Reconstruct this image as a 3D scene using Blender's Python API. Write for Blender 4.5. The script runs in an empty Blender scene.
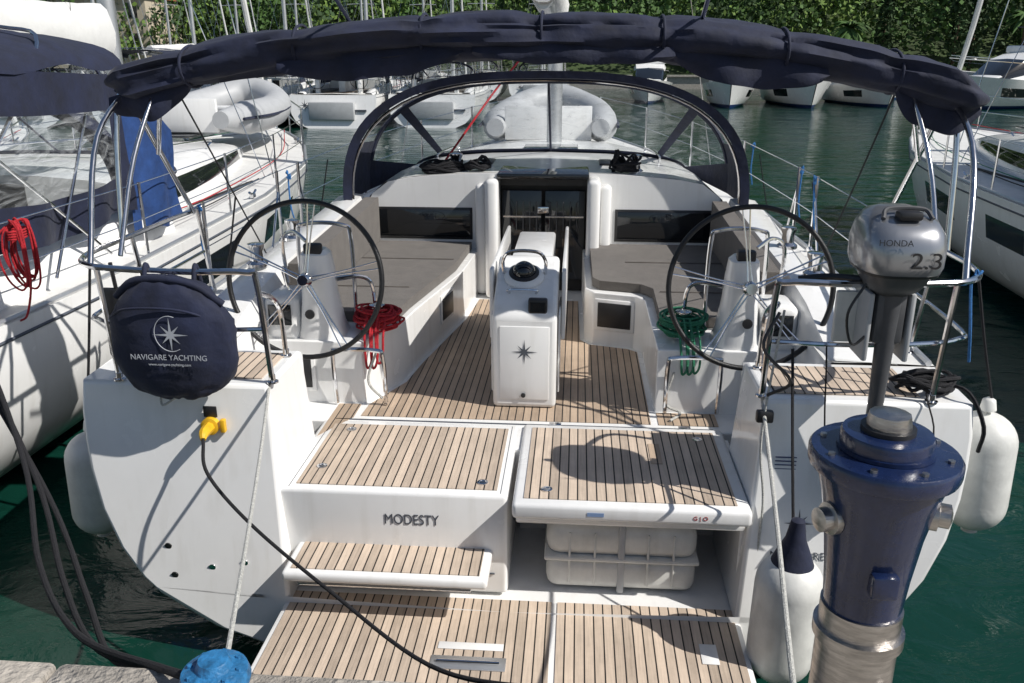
import bpy, bmesh, math, random
from mathutils import Vector, Matrix, noise, Euler
random.seed(7)
sc = bpy.context.scene
R = math.radians

# ------------------------------------------------------------------ materials
def newmat(name):
    m = bpy.data.materials.new(name); m.use_nodes = True
    return m, m.node_tree.nodes, m.node_tree.links, m.node_tree.nodes["Principled BSDF"]

def mat(name, col, rough=.5, metal=0., var=.06, vscale=3., bump=0., bscale=40., coat=0., stretch=None, sheen=0., rvar=0., streak=0.):
    m, N, L, P = newmat(name)
    tc = N.new("ShaderNodeNewGeometry")
    src = tc.outputs["Position"]
    if stretch:
        mp = N.new("ShaderNodeMapping"); mp.inputs["Scale"].default_value = stretch
        L.new(src, mp.inputs["Vector"]); src = mp.outputs["Vector"]
    n = N.new("ShaderNodeTexNoise"); n.inputs["Scale"].default_value = vscale; n.inputs["Detail"].default_value = 6
    n.inputs["Roughness"].default_value = .65
    L.new(src, n.inputs["Vector"])
    cr = N.new("ShaderNodeValToRGB")
    cr.color_ramp.elements[0].position = .3; cr.color_ramp.elements[1].position = .7
    cr.color_ramp.elements[0].color = (*[c*(1-var) for c in col], 1)
    cr.color_ramp.elements[1].color = (*[min(1, c*(1+var)) for c in col], 1)
    L.new(n.outputs["Fac"], cr.inputs["Fac"])
    outc = cr.outputs["Color"]
    if streak > 0:
        mp2 = N.new("ShaderNodeMapping"); mp2.inputs["Scale"].default_value = (9, 9, .9); L.new(tc.outputs["Position"], mp2.inputs["Vector"])
        n4 = N.new("ShaderNodeTexNoise"); n4.inputs["Scale"].default_value = 1.6; n4.inputs["Detail"].default_value = 7; L.new(mp2.outputs[0], n4.inputs["Vector"])
        m4 = N.new("ShaderNodeMapRange"); m4.inputs["From Min"].default_value = .52; m4.inputs["From Max"].default_value = .75; m4.inputs["To Max"].default_value = streak
        L.new(n4.outputs["Fac"], m4.inputs["Value"])
        mx = N.new("ShaderNodeMix"); mx.data_type = 'RGBA'; L.new(m4.outputs[0], mx.inputs["Factor"]); L.new(outc, mx.inputs["A"]); mx.inputs["B"].default_value = (.42, .39, .32, 1)
        outc = mx.outputs["Result"]
    L.new(outc, P.inputs["Base Color"])
    P.inputs["Roughness"].default_value = rough; P.inputs["Metallic"].default_value = metal
    if rvar > 0:
        mr = N.new("ShaderNodeMapRange"); mr.inputs["To Min"].default_value = max(.02, rough-rvar); mr.inputs["To Max"].default_value = rough+rvar
        n3 = N.new("ShaderNodeTexNoise"); n3.inputs["Scale"].default_value = vscale*2.3; n3.inputs["Detail"].default_value = 5
        L.new(src, n3.inputs["Vector"]); L.new(n3.outputs["Fac"], mr.inputs["Value"]); L.new(mr.outputs[0], P.inputs["Roughness"])
    P.inputs["Coat Weight"].default_value = coat
    P.inputs["Sheen Weight"].default_value = sheen
    if bump > 0:
        b = N.new("ShaderNodeTexNoise"); b.inputs["Scale"].default_value = bscale; b.inputs["Detail"].default_value = 4
        L.new(src, b.inputs["Vector"])
        bp = N.new("ShaderNodeBump"); bp.inputs["Strength"].default_value = bump; bp.inputs["Distance"].default_value = .02
        L.new(b.outputs["Fac"], bp.inputs["Height"]); L.new(bp.outputs["Normal"], P.inputs["Normal"])
    return m

def teak_mat(name, col, pitch=.047, line=.15):
    m, N, L, P = newmat(name)
    g = N.new("ShaderNodeNewGeometry"); s = N.new("ShaderNodeSeparateXYZ"); L.new(g.outputs["Position"], s.inputs[0])
    d = N.new("ShaderNodeMath"); d.operation = 'MULTIPLY'; d.inputs[1].default_value = 1/pitch; L.new(s.outputs["X"], d.inputs[0])
    fr = N.new("ShaderNodeMath"); fr.operation = 'FRACT'; L.new(d.outputs[0], fr.inputs[0])
    fl = N.new("ShaderNodeMath"); fl.operation = 'FLOOR'; L.new(d.outputs[0], fl.inputs[0])
    wn = N.new("ShaderNodeTexWhiteNoise"); wn.noise_dimensions = '1D'; L.new(fl.outputs[0], wn.inputs["W"])
    mp = N.new("ShaderNodeMapping"); mp.inputs["Scale"].default_value = (110, 6, 6); L.new(g.outputs["Position"], mp.inputs["Vector"])
    n = N.new("ShaderNodeTexNoise"); n.inputs["Scale"].default_value = 1; n.inputs["Detail"].default_value = 5; L.new(mp.outputs[0], n.inputs["Vector"])
    n2 = N.new("ShaderNodeTexNoise"); n2.inputs["Scale"].default_value = 3.5; n2.inputs["Detail"].default_value = 7; n2.inputs["Roughness"].default_value = .7; L.new(g.outputs["Position"], n2.inputs["Vector"])
    a = N.new("ShaderNodeMath"); a.operation = 'MULTIPLY'; a.inputs[1].default_value = .32; L.new(wn.outputs["Value"], a.inputs[0])
    b = N.new("ShaderNodeMath"); b.operation = 'MULTIPLY_ADD'; b.inputs[1].default_value = .45; L.new(n.outputs["Fac"], b.inputs[0]); L.new(a.outputs[0], b.inputs[2])
    c = N.new("ShaderNodeMath"); c.operation = 'MULTIPLY_ADD'; c.inputs[1].default_value = .6; L.new(n2.outputs["Fac"], c.inputs[0]); L.new(b.outputs[0], c.inputs[2])
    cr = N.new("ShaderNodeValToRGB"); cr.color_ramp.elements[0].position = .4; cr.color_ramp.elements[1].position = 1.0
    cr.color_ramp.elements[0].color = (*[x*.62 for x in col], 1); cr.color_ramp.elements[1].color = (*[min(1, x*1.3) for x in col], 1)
    L.new(c.outputs[0], cr.inputs[0])
    lt = N.new("ShaderNodeMath"); lt.operation = 'LESS_THAN'; lt.inputs[1].default_value = line; L.new(fr.outputs[0], lt.inputs[0])
    mx = N.new("ShaderNodeMix"); mx.data_type = 'RGBA'; L.new(lt.outputs[0], mx.inputs["Factor"]); L.new(cr.outputs[0], mx.inputs["A"]); mx.inputs["B"].default_value = (.015, .013, .012, 1)
    L.new(mx.outputs["Result"], P.inputs["Base Color"]); P.inputs["Roughness"].default_value = .7
    bp = N.new("ShaderNodeBump"); bp.inputs["Strength"].default_value = .25; bp.inputs["Distance"].default_value = .003
    L.new(n.outputs["Fac"], bp.inputs["Height"]); L.new(bp.outputs[0], P.inputs["Normal"])
    return m

def clear_mat(name, painted_haze=.10, tint=(.93, .95, .96)):
    m, N, L, P = newmat(name)
    out = N["Material Output"]
    tr = N.new("ShaderNodeBsdfTransparent"); tr.inputs[0].default_value = (*tint, 1)
    P.inputs["Base Color"].default_value = (.75, .78, .8, 1); P.inputs["Roughness"].default_value = .10
    g = N.new("ShaderNodeNewGeometry")
    mp = N.new("ShaderNodeMapping"); mp.inputs["Scale"].default_value = (2.2, 1.2, 5); mp.inputs["Rotation"].default_value = (0, .5, 0)
    L.new(g.outputs["Position"], mp.inputs[0])
    n = N.new("ShaderNodeTexNoise"); n.inputs["Scale"].default_value = 2.2; n.inputs["Detail"].default_value = 4; n.inputs["Distortion"].default_value = 1.6
    L.new(mp.outputs[0], n.inputs["Vector"])
    bp = N.new("ShaderNodeBump"); bp.inputs["Strength"].default_value = .8; bp.inputs["Distance"].default_value = .07
    L.new(n.outputs["Fac"], bp.inputs["Height"]); L.new(bp.outputs[0], P.inputs["Normal"])
    mr = N.new("ShaderNodeMapRange"); mr.inputs["From Min"].default_value = .45; mr.inputs["From Max"].default_value = .72
    mr.inputs["To Min"].default_value = painted_haze*.5; mr.inputs["To Max"].default_value = painted_haze*3.6  # white haze and reflection streaks painted in by the noise mix
    L.new(n.outputs["Fac"], mr.inputs["Value"])
    mx = N.new("ShaderNodeMixShader"); L.new(mr.outputs[0], mx.inputs[0]); L.new(tr.outputs[0], mx.inputs[1]); L.new(P.outputs[0], mx.inputs[2])
    L.new(mx.outputs[0], out.inputs["Surface"])
    return m

GEL = mat("white_gelcoat", (.81, .81, .80), .25, var=.04, vscale=1.7, coat=.3, rvar=.08, streak=.16)
GEL2 = mat("nonslip_deck", (.70, .70, .68), .55, var=.07, vscale=6, bump=.25, bscale=220)
TEAK = teak_mat("teak_deck", (.56, .455, .36))
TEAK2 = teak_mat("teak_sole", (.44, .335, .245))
NAVY = mat("navy_canvas", (.007, .011, .034), .8, var=.4, vscale=6, bump=.35, bscale=14, sheen=.06)
NAVYB = mat("blue_canvas", (.012, .045, .16), .8, var=.3, vscale=7, bump=.5, bscale=12)
NAVYP = mat("navy_painted_steel", (.008, .017, .06), .25, var=.3, vscale=14, coat=.5, bump=.08, bscale=60, rvar=.1)
CHR = mat("stainless_steel", (.70, .70, .71), .12, metal=1, var=.12, vscale=12, rvar=.05)
STN = mat("brushed_stainless", (.46, .44, .42), .32, metal=1, var=.3, vscale=12, bump=.15, bscale=50, stretch=(1, 1, 6), rvar=.12)
ALU = mat("aluminium", (.6, .61, .62), .4, metal=.8, var=.08)
BLK = mat("black_leather", (.010, .010, .011), .42, var=.3, vscale=30, bump=.2, bscale=200)
BLKP = mat("black_plastic", (.018, .018, .02), .4, var=.2, vscale=20)
DGREY = mat("dark_grey_engine", (.07, .072, .078), .4, var=.15, vscale=20)
GLS = mat("tinted_glass", (.010, .012, .015), .06, var=.1, coat=.5)
GREY = mat("grey_cushion", (.115, .103, .092), .92, var=.18, vscale=9, bump=.5, bscale=160, sheen=.15)
FEN = mat("fender_vinyl", (.66, .66, .63), .38, var=.13, vscale=7, bump=.1, bscale=20, rvar=.1, streak=.2)
RED = mat("red_rope", (.45, .015, .025), .8, var=.45, vscale=90, bump=.6, bscale=300)
GRN = mat("green_rope", (.035, .22, .12), .8, var=.5, vscale=90, bump=.6, bscale=300)
DROP = mat("black_rope", (.012, .012, .015), .85, var=.4, vscale=90, bump=.6, bscale=200)
WROP = mat("white_rope", (.5, .5, .47), .85, var=.3, vscale=90, bump=.6, bscale=200)
BROP = mat("blue_rope", (.03, .16, .42), .8, var=.3, vscale=90, bump=.6, bscale=200)
YEL = mat("yellow_plastic", (.72, .42, .02), .4, var=.15, vscale=30)
LGREY = mat("light_grey_pvc", (.42, .43, .44), .5, var=.08, vscale=5)
SILV = mat("silver_paint", (.33, .34, .36), .28, metal=.7, var=.08, coat=.5)
LOGO = mat("logo_grey", (.07, .08, .10), .5, var=.05)
LOGW = mat("logo_white", (.42, .44, .48), .6, var=.1, vscale=30)
BLUEP = mat("blue_bollard_paint", (.025, .15, .33), .45, var=.45, vscale=30, bump=.4, bscale=50, rvar=.15)
DARK = mat("painted_dark_interior", (.018, .016, .015), .6, var=.3)  # near-black sheets: shade inside the companionways put into the colour
ANTI = mat("blue_boot_stripe", (.01, .03, .12), .4)
STONE = mat("quay_stone", (.36, .33, .29), .9, var=.35, vscale=9, bump=.9, bscale=45)
CLEAR = clear_mat("clear_vinyl", .10)

# ------------------------------------------------------------------ builder
def catmull(pts, sub=6, closed=False):
    P = [Vector(p) for p in pts]; n = len(P)
    if n < 3: return P
    out = []
    rng = range(n if closed else n-1)
    for i in rng:
        p0 = P[(i-1) % n] if (closed or i > 0) else P[0]*2-P[1]
        p1 = P[i]; p2 = P[(i+1) % n]
        p3 = P[(i+2) % n] if (closed or i+2 < n) else P[-1]*2-P[-2]
        for k in range(sub):
            t = k/sub
            out.append(.5*((2*p1)+(p2-p0)*t+(2*p0-5*p1+4*p2-p3)*t*t+(3*p1-p0-3*p2+p3)*t**3))
    if not closed: out.append(P[-1])
    return out

class B:
    def __init__(s): s.v = []; s.f = []; s.m = []; s.mats = []
    def mi(s, m):
        if m not in s.mats: s.mats.append(m)
        return s.mats.index(m)
    def add(s, vs, fs, m, M=None):
        o = len(s.v); k = s.mi(m)
        for v in vs:
            v = Vector(v)
            s.v.append(M @ v if M else v)
        for f in fs:
            s.f.append([o+i for i in f]); s.m.append(k)
    def box(s, x0, x1, y0, y1, z0, z1, m, bev=0, M=None, seg=2):
        bm = bmesh.new(); bmesh.ops.create_cube(bm, size=1)
        sx, sy, sz = abs(x1-x0), abs(y1-y0), abs(z1-z0)
        for v in bm.verts:
            v.co = Vector(((x0+x1)/2+v.co.x*sx, (y0+y1)/2+v.co.y*sy, (z0+z1)/2+v.co.z*sz))
        if bev > 0:
            bmesh.ops.bevel(bm, geom=bm.edges[:], offset=min(bev, .49*min(sx, sy, sz)), segments=seg, affect='EDGES', profile=.5)
        bm.verts.index_update()
        s.add([v.co.copy() for v in bm.verts], [[v.index for v in f.verts] for f in bm.faces], m, M); bm.free()
    def tube(s, pts, r, m, seg=8, smooth=True, closed=False, sub=6, M=None):
        P = catmull(pts, sub, closed) if (smooth and len(pts) > 2) else [Vector(p) for p in pts]
        n = len(P); vs = []; prev = None
        rr = r if isinstance(r, (list, tuple)) else None
        for i in range(n):
            if closed: t = P[(i+1) % n]-P[(i-1) % n]
            else: t = P[min(i+1, n-1)]-P[max(i-1, 0)]
            if t.length < 1e-9: t = Vector((0, 0, 1))
            t.normalize()
            if prev is None:
                a = Vector((0, 0, 1)) if abs(t.z) < .9 else Vector((1, 0, 0))
                u = t.cross(a).normalized()
            else:
                u = prev-t*prev.dot(t)
                if u.length < 1e-6: u = t.orthogonal()
                u.normalize()
            prev = u; w = t.cross(u)
            if rr:
                q = i/(n-1)*(len(rr)-1); k = min(int(q), len(rr)-2); ra = rr[k]+(rr[k+1]-rr[k])*(q-k)
            else: ra = r
            for j in range(seg):
                a = 2*math.pi*j/seg
                vs.append(P[i]+u*math.cos(a)*ra+w*math.sin(a)*ra)
        fs = []
        for i in range(n if closed else n-1):
            for j in range(seg):
                i2 = (i+1) % n
                fs.append((i*seg+j, i*seg+(j+1) % seg, i2*seg+(j+1) % seg, i2*seg+j))
        if not closed:
            fs.append(tuple(range(seg))); fs.append(tuple((n-1)*seg+j for j in range(seg)))
        s.add(vs, fs, m, M)
    def lathe(s, prof, m, M=None, seg=24):
        vs = []; fs = []
        for r, z in prof:
            for j in range(seg):
                a = 2*math.pi*j/seg; vs.append((r*math.cos(a), r*math.sin(a), z))
        for i in range(len(prof)-1):
            for j in range(seg):
                fs.append((i*seg+j, i*seg+(j+1) % seg, (i+1)*seg+(j+1) % seg, (i+1)*seg+j))
        fs.append(tuple(range(seg))); fs.append(tuple((len(prof)-1)*seg+j for j in range(seg)))
        s.add(vs, fs, m, M)
    def loft(s, rings, m, closed=False, cap=False, mf=None):
        n = len(rings[0]); vs = [p for r in rings for p in r]; o = len(s.v)
        for v in vs: s.v.append(Vector(v))
        for i in range(len(rings)-1):
            for j in range(n if closed else n-1):
                j2 = (j+1) % n
                mm = mf(i, j) if mf else m
                if mm is None: continue
                s.f.append([o+i*n+j, o+i*n+j2, o+(i+1)*n+j2, o+(i+1)*n+j]); s.m.append(s.mi(mm))
        if cap:
            s.f.append([o+j for j in range(n)]); s.m.append(s.mi(m))
            s.f.append([o+(len(rings)-1)*n+j for j in range(n)]); s.m.append(s.mi(m))
    def prism(s, pts, z0, z1, m):
        n = len(pts)
        vs = [(x, y, z0) for x, y in pts]+[(x, y, z1) for x, y in pts]
        fs = [tuple(range(n)), tuple(range(n, 2*n))]+[(i, (i+1) % n, n+(i+1) % n, n+i) for i in range(n)]
        s.add(vs, fs, m)
    def prismY(s, pts, y0, y1, m):
        n = len(pts)
        vs = [(x, y0, z) for x, z in pts]+[(x, y1, z) for x, z in pts]
        fs = [tuple(range(n)), tuple(range(n, 2*n))]+[(i, (i+1) % n, n+(i+1) % n, n+i) for i in range(n)]
        s.add(vs, fs, m)
    def prismX(s, pts, x0, x1, m):
        n = len(pts)
        vs = [(x0, y, z) for y, z in pts]+[(x1, y, z) for y, z in pts]
        fs = [tuple(range(n)), tuple(range(n, 2*n))]+[(i, (i+1) % n, n+(i+1) % n, n+i) for i in range(n)]
        s.add(vs, fs, m)
    def star(s, c, r, m, n=8, M=None):
        vs = [(0, 0, 0)]
        for i in range(2*n):
            a = math.pi*i/n; q = (r if (i % 4 == 0) else r*.72) if i % 2 == 0 else r*.2
            vs.append((q*math.sin(a), 0, q*math.cos(a)))
        fs = [(0, 1+i, 1+(i+1) % (2*n)) for i in range(2*n)]
        s.add(vs, fs, m, (M if M else Matrix.Translation(c)))
    def finish(s, name, parent=None, bevel=0, bseg=2, sharp=38, merge=False, recalc=True):
        me = bpy.data.meshes.new(name)
        me.from_pydata([tuple(v) for v in s.v], [], s.f)
        for m in s.mats: me.materials.append(m)
        for p, k in zip(me.polygons, s.m): p.material_index = k
        bm = bmesh.new(); bm.from_mesh(me)
        if merge: bmesh.ops.remove_doubles(bm, verts=bm.verts, dist=.0008)
        if recalc: bmesh.ops.recalc_face_normals(bm, faces=bm.faces)
        bm.to_mesh(me); bm.free()
        me.polygons.foreach_set("use_smooth", [True]*len(me.polygons))
        me.set_sharp_from_angle(angle=R(sharp))
        ob = bpy.data.objects.new(name, me); sc.collection.objects.link(ob)
        if parent: ob.parent = parent
        if bevel > 0:
            md = ob.modifiers.new("bevel", 'BEVEL'); md.width = bevel; md.segments = bseg; md.limit_method = 'ANGLE'; md.angle_limit = R(40)
            md.harden_normals = False
        return ob

def empty(name, loc=(0, 0, 0)):
    e = bpy.data.objects.new(name, None); e.location = loc; sc.collection.objects.link(e); return e

def text(name, body, size, loc, rot, m, parent=None, xs=1.0):
    cu = bpy.data.curves.new(name+"_c", 'FONT'); cu.body = body; cu.size = size; cu.align_x = 'CENTER'; cu.align_y = 'CENTER'; cu.extrude = .0006
    o = bpy.data.objects.new(name+"_t", cu); sc.collection.objects.link(o)
    dg = bpy.context.evaluated_depsgraph_get()
    me = bpy.data.meshes.new_from_object(o.evaluated_get(dg)); bpy.data.objects.remove(o)
    for v in me.vertices: v.co.x *= xs
    me.materials.clear(); me.materials.append(m)
    ob = bpy.data.objects.new(name, me); sc.collection.objects.link(ob)
    ob.location = loc; ob.rotation_euler = rot
    if parent: ob.parent = parent
    return ob

def interp(tab, y):
    if y <= tab[0][0]: return tab[0][1]
    for (a, va), (b, vb) in zip(tab, tab[1:]):
        if y <= b: 
            t = (y-a)/(b-a); return va+(vb-va)*t
    return tab[-1][1]

def align(p, d):
    d = Vector(d).normalized()
    return Matrix.Translation(p) @ d.to_track_quat('Z', 'Y').to_matrix().to_4x4()

# ------------------------------------------------------------------ sprayhood
def sprayhood(name, o, w, zb, zt, fab, clr, parent=None, zf=.28):
    b = B(); ox, oy = o; n = 2.7; S = 36
    def ring(y, ww, zz, base=zb, dz=0):
        pts = []
        for i in range(S+1):
            a = math.pi*i/S; c, q = math.cos(a), math.sin(a)
            pts.append((ox+ww*math.copysign(abs(c)**(2/n), c), oy+y, base+(zz-base)*abs(q)**(2/n)+dz))
        return pts
    r0i = ring(.015, w-.075, zt-.06)
    r0 = ring(0, w, zt); r1 = ring(.25, w*1.0, zt-.005); r2 = ring(.8, w*.97, zt-.09, zb+.02)
    r3 = ring(1.75, w*.80, zb+zf, zb+.1)
    b.loft([r0i, r0, r1], fab)
    b.loft([r1, r2], fab, mf=lambda i, j: (clr if (3 < j < 11 or S-12 < j < S-4) else fab))
    def mid(a, c, t): return [tuple(Vector(p)*(1-t)+Vector(q)*t) for p, q in zip(a, c)]
    b.loft([r2, mid(r2, r3, .05), mid(r2, r3, .93), r3], fab,
           mf=lambda i, j: (fab if i != 1 or j in (0, 1, 8, S-9, S-2, S-1) else clr))
    b.tube(r2[2:-2], .016, fab, smooth=False, seg=6)
    b.tube([Vector(p)+Vector((0, .04, -.02)) for p in r0i], .013, CHR, smooth=False, seg=6)
    cz = [(p[0]+.012, p[1]-.005, p[2]+.005) for p in (r2[S//2], r3[S//2])]
    b.tube(cz, .012, fab, seg=6)
    return b.finish(name, parent, sharp=60, recalc=False)

# ------------------------------------------------------------------ MAIN YACHT
Y0 = empty("sailing_yacht")
PROF = [(1.45, 2.17), (1.3, 2.18), (1.15, 2.17), (1.0, 2.15), (.8, 2.10), (.6, 2.01), (.45, 1.90), (.35, 1.79), (.2, 1.52), (.1, 1.2), (0, .8), (-.1, .3), (-.12, 0)]
BEAM = [(3.8, 1), (5, 1.02), (7, 1.04), (9, 1.0), (11, .88), (13, .66), (15, .33), (16.4, .02)]
SHEER = [(3.8, 1.45), (7, 1.47), (11, 1.56), (16.4, 1.78)]
stY = [3.82, 4.1, 4.5, 5, 6, 7, 8, 9, 10, 11, 12, 13, 14, 15, 15.8, 16.4]
def tY(z): return 3.82-(1.45-z)*.2
hull = B()
for s in (-1, 1):
    rings = []
    for y in stY:
        k = interp(BEAM, y); sh = interp(SHEER, y); w = max(0, 1-(y-3.82)/2.5)
        rings.append([(s*x*k, y-.2*(1.45-z)*w, z*sh/1.45 if z > 0 else z) for z, x in PROF])
    hull.loft(rings, GEL, mf=lambda i, j: (ANTI if j >= 9 else GEL))
    inner = lambda z: 1.12+.09*max(0, (z-.35)/1.1)
    q = [(z, x) for z, x in PROF if z >= .34]
    zs = [z for z, x in q]
    outer = [(s*x, tY(z), z) for z, x in q]; inn = [(s*inner(z), tY(z), z) for z in zs]
    hull.loft([outer, inn], GEL)
    fwd = [(s*inner(z), 4.34, z) for z in zs]
    hull.loft([inn, fwd], GEL)
    hull.add([outer[0], inn[0], fwd[0], (s*2.17*interp(BEAM, 4.1), 4.1, 1.45), (s*2.17*interp(BEAM, 4.5), 4.34, 1.45)], [(0, 1, 2, 4, 3)], GEL)
    hull.add([(s*1.2, 4.34, 1.45), (s*1.9, 4.34, 1.45), (s*1.9, 4.34, .9), (s*1.2, 4.34, .9)], [(0, 1, 2, 3)], GEL)
    low = [(z, x) for z, x in PROF if z <= .36]
    hull.loft([[(s*x, tY(z), z) for z, x in low], [(0, tY(z), z) for z, x in low]], GEL)
hull.finish("hull", Y0, bevel=.035, bseg=3, merge=True, sharp=50)

dk = B()
for s in (-1, 1):
    ys = [4.34, 4.6, 5, 6, 7, 7.6, 7.7, 8.6, 10, 11.5, 13, 14.5, 15.6, 16.35]
    ro = []; ri = []
    for y in ys:
        hb = 2.17*interp(BEAM, y); sh = interp(SHEER, y)
        ro.append((s*(hb-.004), y, sh+.003)); ri.append((s*(1.62 if y < 7.65 else 0), y, sh+(.02 if y < 7.65 else .08)))
    dk.loft([ro, ri], GEL2)
    dk.tube([(p[0]-s*.03, p[1], p[2]+.012) for p in ro], .018, ALU, seg=6, smooth=False)
    rings = []
    for y, h in [(4.34, 1.462), (4.6, 1.53), (4.95, 1.62), (5.5, 1.68), (6.6, 1.73), (7.7, 1.80)]:
        e = h-1.45
        rings.append([(s*2.0, y, 1.455), (s*1.96, y, 1.455+e*.55), (s*1.88, y, 1.455+e*.92), (s*1.74, y, h), (s*1.66, y, h-.02*e), (s*1.62, y, h-.06-.2*e), (s*1.60, y, .9)])
    dk.loft(rings, GEL)
dk.finish("deck", Y0, sharp=50, merge=True)

ck = B()
ck.box(-1.95, 1.95, 4.58, 7.7, .80, .925, GEL)
ck.box(-1.125, 1.125, 4.29, 4.60, .6, .921, GEL)
ck.box(-1.19, -.015, 3.735, 4.60, .36, .928, GEL, .022, seg=3)
ck.box(.0, 1.2, 4.42, 4.5, .3, .9, GEL)
ck.box(1.135, 1.19, 3.74, 4.5, .3, .92, GEL)
ck.box(-1.15, 1.15, 3.62, 4.5, .22, .342, GEL)
ck.box(.015, 1.165, 3.63, 4.585, .862, .946, GEL, .022, seg=3)
ck.box(.03, 1.15, 3.70, 4.42, .80, .86, GEL, .01)
PL = [(-1.0, 4.86), (-.84, 5.25), (-.80, 5.6), (-.62, 6.7), (-.58, 7.62), (-1.63, 7.62), (-1.63, 4.86)]
PR = [(.80, 4.86), (.80, 5.95), (.74, 6.05), (.44, 6.14), (.38, 6.24), (.36, 7.62), (1.63, 7.62), (1.63, 4.86)]
ck.prism(PL, .92, 1.33, GEL); ck.prism(PR, .92, 1.33, GEL)
ck.finish("cockpit", Y0, bevel=.018, bseg=3)

tk = B()
def sheet(x0, x1, y0, y1, z, m, t=.004): tk.box(x0, x1, y0, y1, z, z+t, m)
sheet(-1.10, -.07, 3.79, 4.53, .929, TEAK); sheet(.07, 1.10, 3.69, 4.52, .947, TEAK)
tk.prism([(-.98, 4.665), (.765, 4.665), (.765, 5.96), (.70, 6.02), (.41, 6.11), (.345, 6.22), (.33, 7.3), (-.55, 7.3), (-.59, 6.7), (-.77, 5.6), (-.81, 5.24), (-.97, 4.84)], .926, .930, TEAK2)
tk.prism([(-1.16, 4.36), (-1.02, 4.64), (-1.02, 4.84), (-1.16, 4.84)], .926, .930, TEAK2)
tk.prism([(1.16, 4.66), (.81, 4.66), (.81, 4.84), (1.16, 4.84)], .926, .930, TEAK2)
for s in (-1, 1): tk.box(s*1.27, s*1.95, 3.90, 4.28, 1.453, 1.458, TEAK)
tk.finish("teak_planking", Y0)
hw = B()
for x, y, z in [(-1.02, 3.98, .934), (-.15, 3.86, .934), (-.98, 4.45, .934), (.18, 3.78, .952), (1.0, 4.42, .952)]:
    hw.lathe([(.028, 0), (.028, .004), (.018, .005), (.016, .002)], CHR, Matrix.Translation((x, y, z)), 16)
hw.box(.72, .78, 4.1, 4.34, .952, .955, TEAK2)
hw.box(-1.0, -.08, 3.728, 3.734, .48, .486, LOGO)
for x, z in [(-1.75, .62), (-1.72, .47), (-1.52, .52), (-1.35, .55), (1.7, .62), (1.55, .5)]:
    hw.lathe([(.018, 0), (.018, .006), (.009, .007)], CHR if x > -1.7 else BLKP, align((x, tY(z)-.001, z), (0, -1, -.2)), 14)
hw.box(-1.12, 1.12, 4.605, 4.615, .9225, .930, LOGO)
for x in (-1.13, -.05): hw.box(x-.0015, x+.0015, 3.76, 4.57, .9285, .9295, LOGO)
for x in (-.95, -.25): hw.box(x-.03, x+.03, 3.724, 3.736, .57, .61, CHR, .004)
for x in (.2, .95): hw.box(x-.035, x+.035, 4.56, 4.60, .945, .953, CHR, .003)
hw.finish("deck_fittings", Y0)

sp = B()
sp.box(-1.15, 1.15, 2.95, 3.71, .285, .345, GEL, .015)
sp.finish("platform_base", Y0)
sp = B(); sp.box(-1.12, .215, 2.99, 3.70, .3465, .3505, TEAK); sp.box(.245, 1.12, 2.99, 3.70, .3465, .3505, TEAK)
sp.box(-.33, .02, 3.16, 3.25, .351, .356, ALU, .002); sp.tube([(-.30, 3.205, .362), (-.01, 3.205, .362)], .008, CHR); sp.box(-.31, 0, 3.3, 3.35, .351, .3545, GEL, .002)
sp.box(.92, 1.0, 3.28, 3.42, .351, .356, GEL, .003)
sp.finish("swim_platform_teak", Y0)
st = B()
st.box(-1.10, -.09, 3.46, 3.80, .565, .62, GEL, .02, seg=3)
st.box(-1.06, -.13, 3.50, 3.735, .6205, .6245, TEAK)
st.box(-1.02, -.17, 3.47, 3.49, .545, .562, CHR, .006)
st.finish("boarding_step", Y0)

cr = B(); rings = []
for y, w, h in [(7.62, 1.66, .50), (8.2, 1.62, .51), (9.2, 1.5, .48), (10.4, 1.28, .42), (11.6, .98, .33), (12.8, .6, .18), (13.3, .3, .05)]:
    zb = interp(SHEER, y)
    sec = [(1, 0), (.985, .25), (.95, .62), (.86, .88), (.7, .98), (.4, 1.05), (0, 1.08)]
    full = [(w*a, y, zb+h*q) for a, q in sec]+[(-w*a, y, zb+h*q) for a, q in reversed(sec[:-1])]
    rings.append(full)
cr.loft(rings, GEL, mf=lambda i, j: (GLS if (j in (1, 10) and 1 <= i <= 4) else GEL))
top = [(p[0], p[2]) for p in rings[0]]
def topz(x):
    x = abs(x); t = sorted([(abs(a), z) for a, z in top]); return interp(t, x)
for s in (-1, 1):
    xs = [.40, .7, 1.0, 1.2, 1.4, 1.55, 1.63]
    poly = [(s*x, topz(x)-.002) for x in xs]+[(s*1.66, 1.5), (s*1.66, .93), (s*.40, .93)]
    cr.prismY(poly, 7.60, 7.66, GEL)
    cr.box(s*.385, s*.50, 7.32, 7.62, .93, 1.99, GEL, .04, seg=3)
    cr.box(s*.50, s*.60, 7.45, 7.60, .93, 1.93, GEL, .04, seg=3)
    cr.box(s*.66, s*1.5, 7.588, 7.599, 1.43, 1.68, GLS, .004)
    cr.box(s*.64, s*1.52, 7.592, 7.5985, 1.41, 1.70, BLKP, .002)
cr.box(-.40, .40, 7.40, 8.7, 1.985, 2.03, GLS, .012)
cr.box(-.40, .40, 7.62, 7.66, 1.90, 1.985, BLKP)
cr.box(-.39, .39, 7.66, 7.70, .93, 1.9, DARK)
cr.box(-.37, -.015, 7.60, 7.63, 1.05, 1.86, GLS, .006); cr.box(.015, .37, 7.60, 7.63, 1.05, 1.86, GLS, .006)
for x in (-.3, -.24, -.18, -.12, -.06, .06, .12, .18, .24, .3):
    cr.box(x-.004, x+.004, 7.585, 7.598, 1.5, 1.76, DGREY)
cr.box(-.36, -.02, 7.583, 7.596, 1.62, 1.635, CHR); cr.box(.02, .36, 7.583, 7.596, 1.62, 1.635, CHR)
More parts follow.
